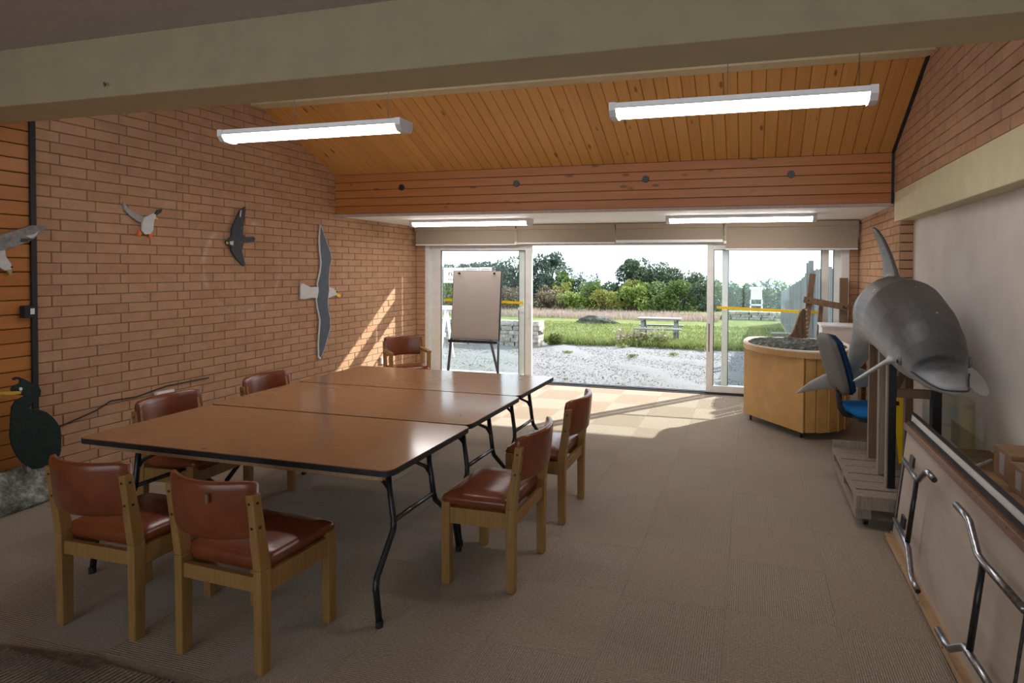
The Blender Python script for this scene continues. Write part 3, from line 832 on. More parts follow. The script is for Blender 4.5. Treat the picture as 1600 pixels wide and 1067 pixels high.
# ================================================================== birds on the wall
def cut(name, poly, mat, parent, d0, d1, x=XL):
    o = MB().prism(poly, lambda u, v, t: (x+t, u, v), d0, d1).build(name, mat, parent)
    return o
grey = m_plain('gull_grey', (0.235,0.225,0.22), 0.7, var=0.35, scale=25)
gullw = m_plain('gull_white', (0.60,0.58,0.57), 0.7, var=0.06)
slate = m_plain('falcon_slate', (0.030,0.034,0.043), 0.6, var=0.35, scale=40)
navy = m_plain('gull_slate_blue', (0.062,0.078,0.105), 0.6, var=0.15, scale=20)
orange = m_plain('puffin_orange', (0.75,0.16,0.03), 0.6)
beaky = m_plain('beak_yellow', (0.65,0.38,0.04), 0.6)
darkg = m_plain('puffin_wing', (0.05,0.047,0.045), 0.7)
b = empty('bird_cutout', (0,0,0))
cut('wing', GULL_WING, grey, b, 0.014, 0.030); cut('head', GULL_HEAD, gullw, b, 0.012, 0.026); cut('beak', GULL_BEAK, m_plain('gull_beak', (0.35,0.30,0.13)), b, 0.012, 0.028)
cut('wing_tip', GULL_TIP, gullw, b, 0.03, 0.033); cut('wing_patch', GULL_TIPD, darkg, b, 0.03, 0.033)
cut('eye', [(2.737+0.007*math.cos(a), 1.608+0.007*math.sin(a)) for a in [k*math.pi/4 for k in range(8)]], M['black'], b, 0.026, 0.028)
tag(b, 'painted grey and white gull cut-out at the left edge, overlapping the boarded wall', 'bird')
b = empty('bird_cutout', (0,0,0))
cut('wing', PUF_LW, m_plain('puffin_grey', (0.33,0.31,0.30), 0.7), b, 0.006, 0.020); cut('wing', PUF_RW, darkg, b, 0.006, 0.020)
cut('body', PUF_BODY, gullw, b, 0.012, 0.028); cut('beak', PUF_BEAK, beaky, b, 0.014, 0.024); cut('foot', PUF_F1, orange, b, 0.006, 0.022); cut('foot', PUF_F2, orange, b, 0.006, 0.022)
tag(b, 'small white-bellied bird cut-out with orange feet and spread wings on the brick wall', 'bird')
b = empty('bird_cutout', (0,0,0))
cut('body', FAL_BODY, slate, b, 0.010, 0.028); cut('cheek', FAL_CHEEK, gullw, b, 0.028, 0.031); cut('beak', FAL_BEAK, beaky, b, 0.028, 0.031); cut('wing_fleck', FAL_FLECK, gullw, b, 0.028, 0.030)
tag(b, 'dark slate falcon cut-out with swept wings on the brick wall', 'bird')
b = empty('bird_cutout', (0,0,0))
cut('wing_edge', BIG_EDGE, gullw, b, 0.010, 0.024); cut('wing', BIG_WING, navy, b, 0.024, 0.028); cut('tail', BIG_TAIL, gullw, b, 0.010, 0.026); cut('head', BIG_HEAD, gullw, b, 0.010, 0.026); cut('beak', BIG_BEAK, m_plain('gull_beak_bright', (0.80,0.48,0.04)), b, 0.012, 0.027)
cut('eye', [(5.875+0.012*math.cos(a), 1.325+0.012*math.sin(a)) for a in [k*math.pi/4 for k in range(8)]], M['black'], b, 0.026, 0.028)
tag(b, 'large black-backed gull cut-out with tall vertical wings and white tail', 'bird')
# cormorant on a rock
def m_corm():
    t = NT('cormorant_green', 0.5, 0.4)
    n = t.noise(t.coord(), 60, 4, 0.7)
    t.color(t.ramp(n, [(0.35, (0.006,0.010,0.010)), (0.62, (0.010,0.032,0.026)), (0.8, (0.02,0.06,0.045))])); return t.m
cg = m_corm()
b = empty('bird_cutout', (0,0,0))
XC = -4.675
cut('body', COR_BODY, cg, b, 0.0, 0.018, XC); cut('beak', COR_BEAK, m_plain('cormorant_beak', (0.60,0.38,0.04)), b, 0.004, 0.022, XC); cut('eye', COR_EYE, M['white_plastic'], b, 0.018, 0.021, XC)
cut('crest', COR_CREST, cg, b, 0.002, 0.016, XC); cut('leg', COR_LEG1, grey, b, 0.003, 0.016, XC); cut('leg', COR_LEG2, grey, b, 0.003, 0.016, XC)
tag(b, 'black-green cormorant cut-out with a yellow beak standing on the rock', 'bird')
def blob(name, c, rad, mat, seed, amp=0.25, n=28, m=18, zmin=0.0, parent=None):
    rg = random.Random(seed); ph = [(rg.uniform(2, 9), rg.uniform(2, 9), rg.uniform(2, 9), rg.uniform(0, 6)) for _ in range(7)]
    rings = []
    for i in range(1, m):
        th = math.pi*i/m; ring = []
        for k in range(n):
            a = 2*math.pi*k/n
            d = Vector((math.sin(th)*math.cos(a), math.sin(th)*math.sin(a), -math.cos(th)))
            f = 1+amp*sum(math.sin(p[0]*d.x+p[1]*d.y+p[2]*d.z+p[3]) for p in ph)/3.5
            q = (c[0]+rad[0]*d.x*f, c[1]+rad[1]*d.y*f, max(zmin, c[2]+rad[2]*d.z*f))
            ring.append(q)
        rings.append(ring)
    return MB().loft(rings).build(name, mat, parent, smooth=True)
def m_rock(name, a, b, c, sc=14):
    t = NT(name, 0.9, 0.2)
    p = t.pos(); n = t.noise(p, sc, 6, 0.7); g = t.noise(p, sc*4, 4, 0.7); h = t.noise(p, sc*0.4, 4)
    col = t.ramp(n, [(0.3, a), (0.5, b), (0.68, c)])
    col = t.mix(t.ramp(h, [(0.52, (0,0,0)), (0.6, (0.8,0.8,0.8))]), col, t.ramp(g, [(0.3, a), (0.7, b)]))
    t.color(col); t.bump(t.math('ADD', n, g), 0.8, 0.02); return t.m
M['rock'] = m_rock('mossy_rock', (0.08,0.085,0.06), (0.34,0.345,0.30), (0.78,0.79,0.78))
o = blob('display_rock', (-4.72, 2.63, 0.06), (0.10, 0.28, 0.18), M['rock'], 5, 0.30)
tag(o, 'mossy grey rock on the floor under the cormorant cut-out', 'rock')
o = blob('display_rock', (-4.70, 1.90, 0.05), (0.10, 0.30, 0.20), M['rock'], 9, 0.30)
tag(o, 'mossy grey rock by the boarded wall beyond the left edge of the photo', 'rock')

# small fittings on the left wall
o = MB().box(XL, XL+0.05, 2.79, 2.85, 1.26, 1.345).build('junction_box', M['black_matt'], bevel=0.004)
MB().box(XL+0.05, XL+0.053, 2.822, 2.845, 1.285, 1.325).build('label', M['white_plastic'], o)
tag(o, 'small black junction box beside the black strip on the boarded wall', 'box')
cab = MB().tube([(XL+0.012, 2.886, 0.44), (XL+0.012, 3.05, 0.47), (XL+0.012, 3.25, 0.52), (XL+0.008, 3.36, 0.57), (XL+0.01, 3.55, 0.56), (XL+0.01, 3.8, 0.60), (XL+0.01, 4.2, 0.60)], 0.005, 6).build('wall_cable', M['black_matt'], smooth=True)
tag(cab, 'thin dark cable drooping along the lower brick wall', 'cable')
o = MB().box(XL, XL+0.035, 3.70, 3.85, 0.485, 0.565).build('wall_socket', M['white_plastic'], bevel=0.004)
tag(o, 'white double wall socket behind the nearer left chair', 'socket')
o = MB().box(XL, XL+0.03, 6.74, 6.83, 0.32, 0.41).build('wall_socket', M['white_plastic'], bevel=0.004)
tag(o, 'white wall socket near the far left corner by the armchair', 'socket')
o = MB().tube([(-3.39, 2.36, 2.60), (-3.385, 2.345, 2.60), (-3.37, 2.338, 2.605), (-3.36, 2.34, 2.595), (-3.37, 2.342, 2.585), (-3.38, 2.345, 2.59)], 0.0025, 6).build('cup_hook', M['steel'])
tag(o, 'tiny metal hook in the face of the cream beam', 'hook')

# ribbed doormat in the near left corner
mt = empty('door_mat', (0,0,0))
MB().prism([(-4.3,0.6),(-1.6,0.6),(-1.75,1.45),(-2.1,1.72),(-2.6,1.745),(-3.1,1.70),(-4.3,1.60)], FLAT, 0.0, 0.006).build('backing', M['mat'], mt)
rib = MB()
for k in range(130):
    x = -4.3+k*0.0225
    ytop = 1.60 if x < -3.1 else (1.70 if x < -2.6 else (1.735 if x < -2.1 else max(0.6, 1.70-0.7*(x+2.1))))
    rib.bar((x, 1.05, 0.009), (x+0.10, min(ytop, 1.745)-0.02, 0.009), 0.011, 0.008)
o = rib.build('ribs', m_plain('mat_ribs', (0.24,0.19,0.145), 0.95, 0.1, var=0.3, scale=80), mt); o['kind'] = 'stuff'
tag(mt, 'dark ribbed doormat in the near left corner of the floor', 'mat')
# ================================================================== display cabinet
cb = empty('display_cabinet', (0.45, 6.35, 0))
def cabp(pts): return [(x-0.45, y-6.35) for x, y in pts]
body = cabp([(-0.03,6.40),(0.495,5.76),(0.60,5.80),(0.66,5.79),(0.75,5.87),(0.80,5.87),(0.87,5.98),(0.91,6.0),(0.95,6.15),(0.96,6.5),(0.90,6.86),(0.05,6.86),(-0.03,6.72)])
MB().prism(body, FLAT, 0.085, 0.79).build('carcass', M['cab_wood'], cb)
# flat front panel and curved corner slats
P = lambda a, b: (cabp([a])[0], cabp([b])[0])
a, b = P((-0.045,6.395), (0.505,5.735))
def panel(a, b, th, z0, z1, name, mat):
    d = Vector((b[0]-a[0], b[1]-a[1], 0)).normalized(); nrm = Vector((d.y, -d.x, 0))*th
    A, B_ = Vector((*a, 0)), Vector((*b, 0))
    bot = [A+nrm, B_+nrm, B_, A]
    return MB().hexa([(p.x, p.y, z0) for p in bot], [(p.x, p.y, z1) for p in bot]).build(name, mat, cb, bevel=0.002)
panel(a, b, 0.014, 0.08, 0.79, 'front_panel', M['cab_wood'])
slats = [((0.512,5.74),(0.605,5.775)), ((0.615,5.755),(0.715,5.815)), ((0.722,5.80),(0.805,5.885)), ((0.815,5.872),(0.875,5.98)), ((0.888,5.97),(0.92,6.09)), ((0.935,6.085),(0.958,6.21)), ((0.966,6.21),(0.972,6.35))]
for p, q in slats:
    a, b = P(p, q); panel(a, b, 0.014, 0.085, 0.79, 'slat', M['cab_wood'])
rim = cabp([(-0.07,6.42),(-0.045,6.25),(0.03,6.08),(0.16,5.92),(0.32,5.79),(0.50,5.70),(0.68,5.71),(0.84,5.80),(0.95,5.96),(1.01,6.2),(1.01,6.55),(0.94,6.90),(0.02,6.90),(-0.06,6.72)])
def smooth_poly(p, it=2):
    for _ in range(it):
        q = []
        for i in range(len(p)):
            a, b = p[i], p[(i+1) % len(p)]
            q += [(0.75*a[0]+0.25*b[0], 0.75*a[1]+0.25*b[1]), (0.25*a[0]+0.75*b[0], 0.25*a[1]+0.75*b[1])]
        p = q
    return p
rim = smooth_poly(rim)
MB().prism(rim, FLAT, 0.790, 0.848).build('rim', m_oak('honey_edge', (0.48,0.27,0.10), (0.60,0.37,0.17)), cb, bevel=0.004)
MB().prism([(x*0.965, y*0.965) for x, y in rim], FLAT, 0.848, 0.856).build('top', M['white'], cb)
for x, y in ((0.02,6.42),(0.49,5.88),(0.86,6.6),(0.12,6.75)):
    x -= 0.45; y -= 6.35
    w = MB().tube([(x-0.011, y, 0.026), (x+0.011, y, 0.026)], 0.026, 12).build('castor', M['black_matt'], cb)
    MB().box(x-0.015, x+0.015, y-0.012, y+0.012, 0.045, 0.085).build('castor_fork', M['steel'], w)
tag(cb, 'honey-coloured curved display cabinet on castors by the right door', 'cabinet')
# relief landscape on the cabinet
def relief():
    nx, ny = 64, 44
    V = []; F = []
    pr = smooth_poly([(-0.03,6.42),(0.0,6.2),(0.12,6.0),(0.32,5.85),(0.55,5.78),(0.80,5.88),(0.93,6.05),(0.95,6.35),(0.80,6.55),(0.45,6.60),(0.10,6.60)], 2)
    c = (0.45, 6.25)
    rg = random.Random(3); W = [(rg.uniform(8, 46), rg.uniform(8, 46), rg.uniform(0, 6)) for _ in range(14)]
    n = len(pr); rings = 22
    for j in range(rings+1):
        f = j/rings
        for i in range(n):
            x = c[0]+(pr[i][0]-c[0])*(1-f*0.98); y = c[1]+(pr[i][1]-c[1])*(1-f*0.98)
            h = sum(math.sin(a*x+b_*y+p) for a, b_, p in W)/14
            z = 0.858+min(1, f*7)*(0.022+0.028*h+0.012*abs(math.sin(60*x+31*y)))
            V.append((x, y, z))
    for j in range(rings):
        for i in range(n):
            F.append((j*n+i, j*n+(i+1) % n, (j+1)*n+(i+1) % n, (j+1)*n+i))
    F.append(tuple(rings*n+i for i in range(n)))
    return V, F
V, F = relief()
M['relief'] = m_rock('relief_model', (0.035,0.038,0.028), (0.12,0.125,0.10), (0.42,0.45,0.47), 22)
o = MB().add(V, F).build('relief_model', M['relief'], smooth=True)
tag(o, 'dark grey-green relief model of a coastline on the cabinet top', 'model')
# toothed carved jaw standing behind the relief
fin = [(0.36,0.858),(0.60,0.858),(0.602,0.92),(0.592,0.98),(0.594,1.04),(0.586,1.10),(0.590,1.15),(0.580,1.205),(0.555,1.20),(0.525,1.16),(0.50,1.08),(0.475,0.99),(0.44,0.92)]
jw = empty('toothed_jawbone', (0.48, 6.70, 0.858))
t = NT('carved_brown', 0.6, 0.3); nn = t.noise(t.coord('Object', (60, 60, 6)), 1.5, 4, 0.6); t.color(t.ramp(nn, [(0.35, (0.11,0.06,0.032)), (0.65, (0.27,0.165,0.095))])); t.bump(nn, 0.8, 0.02)
MB().prism([(x-0.48, z-0.858) for x, z in fin], lambda u, v, t: (u, t, v), -0.05, 0.05).build('bone', t.m, jw, bevel=0.02)
for k in range(7):
    z = 0.05+k*0.045; x = 0.118-0.004*k
    MB().tube([(x-0.02, -0.02, z), (x+0.02, -0.02, z+0.004), (x+0.035, -0.02, z+0.018)], [0.011, 0.008, 0.001], 7).build('tooth', M['cream'], jw, smooth=True)
tag(jw, 'upright brown jawbone with a row of pale teeth behind the relief model', 'jawbone')
# white plinth and timber frame by the window
o = MB().box(0.80, 1.19, 7.02, 7.36, 0.0, 0.975).build('white_plinth', M['white'], bevel=0.003)
MB().box(0.785, 1.205, 7.005, 7.375, 0.975, 0.997).build('lid', M['white_plastic'], o, bevel=0.002)
tag(o, 'white box plinth with a lid behind the cabinet at the right door', 'plinth')
tf = empty('timber_frame', (0.9, 7.48, 0))
MB().bar((-0.33, 0, 0.0), (-0.165, 0, 1.575), 0.07, 0.05, (0,1,0)).build('post', M['brown_wood'], tf)
MB().box(0.145, 0.235, -0.03, 0.03, 0.0, 1.53).build('post', M['brown_wood'], tf)
MB().bar((-0.27, -0.055, 1.265), (0.235, -0.055, 1.175), 0.05, 0.075, (0,0,1)).build('crossbar', M['brown_wood'], tf)
MB().bar((-0.06, 0.03, 1.2), (-0.13, 0.03, 0.0), 0.05, 0.04, (0,1,0)).build('brace', M['brown_wood'], tf)
for x, z in ((-0.215, 1.255), (0.18, 1.185), (0.205, 1.17)):
    MB().tube([(x, -0.078, z), (x, -0.086, z)], 0.012, 8).build('bolt', M['black'], tf)
tag(tf, 'weathered brown timber frame leaning upright in the right window bay', 'frame')

# ================================================================== office chair
oc = empty('office_chair', (0.985, 5.185, 0), math.radians(-74))
blue = m_plain('blue_fabric', (0.015,0.16,0.42), 0.9, 0.1, var=0.15, scale=120)
navyf = m_plain('navy_fabric', (0.012,0.035,0.085), 0.9, 0.1, var=0.2, scale=120)
shell = m_plain('grey_shell', (0.12,0.115,0.11), 0.6, 0.4, var=0.12, scale=60)
rings = [[(u, v, z) for u, v in rrect(-0.22-g, 0.22+g, -0.20-g, 0.27+g, 0.09)] for z, g in ((0.43,-0.03),(0.45,0.0),(0.48,0.005),(0.50,-0.02),(0.508,-0.08))]
MB().loft(rings).build('seat', blue, oc, smooth=True)
MB().prism(rrect(-0.20, 0.20, -0.18, 0.19, 0.08), FLAT, 0.405, 0.432).build('seat_pan', M['black_matt'], oc)
def bpad(w, z0, z1, yb, th, lean, nm, mat):
    rings = []
    for i in range(11):
        f = i/10; zz = z0+(z1-z0)*f
        ww = w*(0.70+0.30*math.sin(math.pi*min(1, max(0, (0.1+0.8*f)))))*(0.55 if i in (0, 10) else 1)
        tt = th*(0.45 if i in (0, 10) else 1)
        y = yb-lean*(zz-z0)
        rings.append([(ww*math.copysign(abs(math.cos(a))**0.6, math.cos(a)), y+tt*math.copysign(abs(math.sin(a))**0.6, math.sin(a)), zz) for a in [2*math.pi*k/16 for k in range(16)]])
    return MB().loft(rings).build(nm, mat, oc, smooth=True)
bpad(0.19, 0.60, 1.10, -0.255, 0.030, 0.30, 'backrest_shell', shell)
bpad(0.185, 0.605, 1.09, -0.205, 0.030, 0.30, 'backrest_cushion', navyf)
bel = []
for k in range(24):
    f = k/23; q = Vector((0, -0.285, 0.66)).lerp(Vector((0, -0.265, 0.49)), f)
    bel.append(q)
bel += [Vector((0, -0.23, 0.43)), Vector((0, -0.15, 0.41))]
MB().tube(bel, [0.026 if k % 2 else 0.020 for k in range(24)]+[0.022, 0.02], 10).build('bellows', M['black_matt'], oc)
MB().tube([(0,0,0.41), (0,0,0.10)], [0.028, 0.028], 12).build('gas_column', M['black'], oc, smooth=True)
for k in range(5):
    a = 2*math.pi*k/5+math.radians(74+18); d = Vector((math.cos(a), math.sin(a), 0))
    leg = MB().bar((0,0,0.105), tuple(d*0.235+Vector((0,0,0.07))), 0.04, 0.03).build('base_arm', M['black_matt'], oc)
    c = d*0.235; s = Vector((-d.y, d.x, 0))*0.02
    MB().tube([tuple(c-s+Vector((0,0,0.026))), tuple(c+s+Vector((0,0,0.026)))], 0.026, 12).build('castor', M['black'], leg)
MB().tube([(0.05,0,0.42), (0.24,-0.05,0.40), (0.27,-0.06,0.39)], 0.007, 6).build('lever', M['black'], oc)
tag(oc, 'blue swivel office chair with a grey-backed backrest behind the dolphin trolley', 'chair')

# ================================================================== trolley under the dolphin
tr = empty('wooden_trolley', (0.93, 4.42, 0))
x0, x1, y0, y1 = -0.275, 0.285, -0.53, 0.53
for k in range(7):
    y = y0+0.06+k*0.155
    MB().box(x0+0.02, x1-0.02, y-0.07, y+0.07, 0.185+0.002*(k % 2), 0.203+0.002*(k % 2)).build('deck_plank', M['grey_wood'], tr, bevel=0.002)
MB().box(x0, x1, y0-0.02, y0, 0.13, 0.215).build('end_board', M['grey_wood'], tr, bevel=0.002)
MB().box(x0, x1, y1, y1+0.02, 0.17, 0.255).build('end_board', M['grey_wood'], tr, bevel=0.002)
for x in (x0, x1-0.022):
    MB().box(x, x+0.022, y0, y1, 0.175, 0.205).build('side_board', M['grey_wood'], tr)
    MB().box(x, x+0.022, y0, y1, 0.065, 0.115).build('skirt', M['grey_wood'], tr)
for x in (x0+0.001, x1-0.092):
    for y in (y0+0.001, -0.05, y1-0.095):
        bl_ = MB().box(x, x+0.09, y, y+0.094, 0.065, 0.184).build('block', M['grey_wood'], tr)
for x in (x0+0.07, x1-0.07):
    for y in (y0+0.08, y1-0.08):
        c = MB().tube([(x-0.014, y, 0.032), (x+0.014, y, 0.032)], 0.032, 14).build('castor', M['black'], tr)
        MB().box(x-0.02, x+0.02, y-0.016, y+0.016, 0.05, 0.066).build('castor_plate', M['steel'], c)
tag(tr, 'low grey timber trolley on castors beneath the dolphin', 'trolley')
# stand of posts on the trolley
sd = empty('dolphin_stand', (0.93, 4.42, 0.205))
def sbox(x0, x1, y0, y1, z0, z1, nm, mat): return MB().box(x0-0.93, x1-0.93, y0-4.42, y1-4.42, z0-0.205, z1-0.205).build(nm, mat, sd, bevel=0.002)
sbox(0.875, 0.945, 4.70, 4.76, 0.207, 1.12, 'post', M['brown_wood'])
sbox(0.872, 0.875, 4.70, 4.73, 0.207, 1.12, 'post_edge', M['grey_wood'])
sbox(0.870, 0.925, 4.34, 4.40, 0.207, 1.06, 'post', M['grey_wood'])
sbox(0.876, 0.922, 4.08, 4.13, 0.207, 1.05, 'post', M['black'])
sbox(0.866, 0.876, 4.08, 4.13, 0.207, 1.05, 'post_edge', M['grey_wood'])
sbox(1.125, 1.18, 4.06, 4.12, 0.207, 0.895, 'post', M['black'])
sbox(0.922, 1.125, 4.085, 4.125, 0.80, 0.855, 'crossbar', M['brown_wood'])
sbox(1.05, 1.10, 4.40, 4.46, 0.207, 1.08, 'post', M['brown_wood'])
MB().bar((0.03, -0.02, 0.55), (0.14, 0.0, 0.82), 0.05, 0.05).build('brace', M['brown_wood'], sd)
MB().bar((0.05, -0.10, 0.05), (0.02, -0.02, 0.55), 0.035, 0.02).build('brace', M['grey_wood'], sd)
tag(sd, 'stand of brown and black timber posts holding up the dolphin', 'stand')

# ================================================================== dolphin
def dolphin():
    mb = MB()
    S = [((1.064,3.432,0.984),0.026,0.012), ((1.062,3.438,0.984),0.050,0.024), ((1.059,3.455,0.986),0.067,0.033), ((1.052,3.50,0.993),0.085,0.042), ((1.045,3.545,1.005),0.104,0.055),
         ((1.037,3.58,1.030),0.126,0.084), ((1.030,3.615,1.062),0.152,0.120), ((1.022,3.68,1.106),0.184,0.163), ((1.014,3.78,1.156),0.210,0.204), ((1.004,3.95,1.228),0.236,0.242),
         ((0.990,4.18,1.300),0.256,0.268), ((0.972,4.42,1.322),0.252,0.262), ((0.960,4.64,1.290),0.222,0.235), ((0.950,4.84,1.215),0.176,0.192), ((0.925,5.02,1.105),0.124,0.146),
         ((0.885,5.18,0.955),0.078,0.105), ((0.845,5.30,0.80),0.050,0.070), ((0.815,5.37,0.70),0.034,0.045), ((0.80,5.40,0.65),0.02,0.025)]
    rings = []
    for i, (c, hw, hh) in enumerate(S):
        a = Vector(S[max(0, i-1)][0]); b = Vector(S[min(len(S)-1, i+1)][0])
        d = (b-a).normalized(); s = d.cross(Vector((0,0,1))).normalized(); u = s.cross(d).normalized()
        if i < 6: u = Vector((0,0,1)); s = Vector((-1,0,0)) if s.x < 0 else Vector((1,0,0))
        ring = []
        for k in range(28):
            t = 2*math.pi*k/28
            ring.append(Vector(c)+s*hw*math.cos(t)+u*hh*math.sin(t))
        rings.append(ring)
    mb.loft(rings)
    def fin(secs):
        rs = []
        for c, ch, th in secs:
            c = Vector(c); ch = Vector(ch); th = Vector(th)
            rs.append([c+ch*math.cos(2*math.pi*k/14)+th*math.sin(2*math.pi*k/14) for k in range(14)])
        mb.loft(rs)
    fin([((0.968,4.46,1.48),(0,0.22,-0.04),(0.038,0,0)), ((0.966,4.50,1.60),(0,0.17,-0.03),(0.028,0,0)), ((0.955,4.57,1.72),(0,0.108,-0.03),(0.023,0,0)), ((0.935,4.65,1.83),(0,0.075,-0.025),(0.019,0,0)), ((0.912,4.725,1.91),(0,0.045,-0.02),(0.014,0,0)), ((0.897,4.775,1.945),(0,0.018,-0.01),(0.008,0,0))])
    fin([((0.90,3.86,1.09),(0.02,0.085,0.0),(0.006,0,0.024)), ((0.80,3.79,1.075),(0.02,0.072,0.0),(0.004,0,0.020)), ((0.70,3.72,1.025),(0.02,0.058,0),(0.004,0,0.017)), ((0.63,3.68,0.985),(0.015,0.04,0),(0.003,0,0.014)), ((0.588,3.655,0.968),(0.01,0.018,0),(0.002,0,0.009))])
    fin([((1.14,3.86,1.09),(0.04,0.07,0.03),(0,0,0.024)), ((1.215,3.78,1.03),(0.045,0.07,0.035),(0.012,0,0.018)), ((1.265,3.72,0.975),(0.042,0.06,0.035),(0.012,0,0.014)), ((1.295,3.68,0.935),(0.025,0.035,0.02),(0.008,0,0.009)), ((1.303,3.67,0.925),(0.01,0.012,0.01),(0.004,0,0.005))])
    cd = Vector((-0.02, 0.06, -0.11))
    fin([((0.83,5.36,0.70),cd*0.9,(0.006,0.022,0.012)), ((0.72,5.35,0.675),cd*0.85,(0.004,0.020,0.011)), ((0.60,5.33,0.645),cd*0.70,(0.003,0.017,0.009)), ((0.50,5.32,0.605),cd*0.48,(0.003,0.013,0.007)), ((0.43,5.31,0.565),cd*0.26,(0.002,0.009,0.005)), ((0.395,5.305,0.54),cd*0.1,(0.002,0.005,0.003))])
    fin([((0.83,5.36,0.70),cd*0.9,(0.006,0.022,0.012)), ((0.92,5.38,0.69),cd*0.85,(0.004,0.020,0.011)), ((1.03,5.40,0.68),cd*0.65,(0.003,0.017,0.009)), ((1.13,5.41,0.655),cd*0.35,(0.003,0.011,0.006)), ((1.19,5.415,0.635),cd*0.1,(0.002,0.005,0.003))])
    return mb
def m_dolphin():
    t = NT('dolphin_paint', 0.48, 0.4)
    tc = t.node('ShaderNodeTexCoord'); sp = t.node('ShaderNodeSeparateXYZ'); t.l.new(tc.outputs['Object'], sp.inputs[0])
    fc = t.node('ShaderNodeFloatCurve'); cv = fc.mapping.curves[0]
    pts = [(0.0,0.985),(0.06,1.0),(0.09,1.035),(0.14,1.10),(0.26,1.185),(0.37,1.255),(0.49,1.275),(0.60,1.245),(0.70,1.195),(0.80,1.13),(0.87,1.02),(1.0,0.74)]
    cv.points[0].location = (0.0, pts[0][1]/2); cv.points[1].location = (1.0, pts[-1][1]/2)
    for p in pts[1:-1]: cv.points.new(p[0], p[1]/2)
    fc.mapping.update()
    t.l.new(t.math('DIVIDE', t.math('SUBTRACT', sp.outputs['Y'], 3.44), 1.96), fc.inputs['Value'])
    dz = t.math('SUBTRACT', sp.outputs['Z'], t.math('MULTIPLY', fc.outputs[0], 2.0))
    n = t.noise(t.coord('Object'), 5, 5, 0.6); g = t.noise(t.coord('Object'), 45, 5, 0.7); sc = t.noise(t.coord('Object', (3,3,12), (0.4,0.3,0)), 9, 3)
    f = t.math('ADD', dz, t.math('MULTIPLY', t.math('SUBTRACT', n, 0.5), 0.12))
    col = t.ramp(t.math('ADD', t.math('MULTIPLY', f, 2.2), 0.5), [(0.10, (0.60,0.57,0.53)), (0.36, (0.48,0.485,0.49)), (0.55, (0.30,0.31,0.325)), (0.72, (0.10,0.097,0.098)), (0.90, (0.055,0.052,0.051)), (1.0, (0.060,0.057,0.055))])
    col = t.mix(t.math('MULTIPLY', g, 0.3), col, t.ramp(g, [(0.35, (0.05,0.049,0.05)), (0.7, (0.20,0.195,0.19))]))
    col = t.mix(t.ramp(sc, [(0.70, (0,0,0)), (0.74, (0.4,0.4,0.4))]), col, (0.30,0.29,0.28))
    v = t.node('ShaderNodeTexVoronoi'); v.inputs['Scale'].default_value = 9; t.l.new(t.coord('Object'), v.inputs['Vector'])
    col = t.mix(t.ramp(v.outputs['Distance'], [(0.05, (0.7,0.7,0.7)), (0.075, (0,0,0))]), col, (0.55,0.52,0.48))
    t.color(col); t.bump(g, 0.15, 0.004)
    return t.m
D = dolphin().build('dolphin_model', m_dolphin(), smooth=True)
rm = D.modifiers.new('remesh', 'REMESH'); rm.mode = 'VOXEL'; rm.voxel_size = 0.0095; rm.use_smooth_shade = True
sm = D.modifiers.new('smooth', 'SMOOTH'); sm.factor = 0.5; sm.iterations = 5
tag(D, 'grey life-size dolphin model leaping head-down on a timber stand', 'dolphin')
ew = m_plain('dolphin_eye_ring', (0.16,0.16,0.16), 0.4)
MB().sphere((0.842, 3.670, 1.105), (0.016, 0.026, 0.034), 12, 8).build('eye_ring', ew, D, smooth=True)
MB().sphere((0.829, 3.663, 1.098), (0.008, 0.013, 0.014), 12, 8).build('eye', M['black'], D, smooth=True)
MB().sphere((1.200, 3.670, 1.105), (0.016, 0.026, 0.034), 12, 8).build('eye_ring', ew, D, smooth=True)
MB().tube([(0.885,3.60,1.052),(0.925,3.55,1.022),(0.958,3.50,1.000),(0.985,3.455,0.989),(1.008,3.434,0.985),(1.034,3.426,0.984),(1.064,3.423,0.984),(1.092,3.426,0.984),(1.116,3.434,0.985),(1.132,3.455,0.989),(1.144,3.50,1.000),(1.158,3.55,1.022),(1.178,3.60,1.052)], 0.0048, 6).build('mouth_line', m_plain('mouth_dark', (0.03,0.028,0.028), 0.5), D, smooth=True)
MB().sphere((1.085, 3.80, 1.352), (0.012, 0.014, 0.014), 10, 6).build('blowhole', M['black'], D, smooth=True)

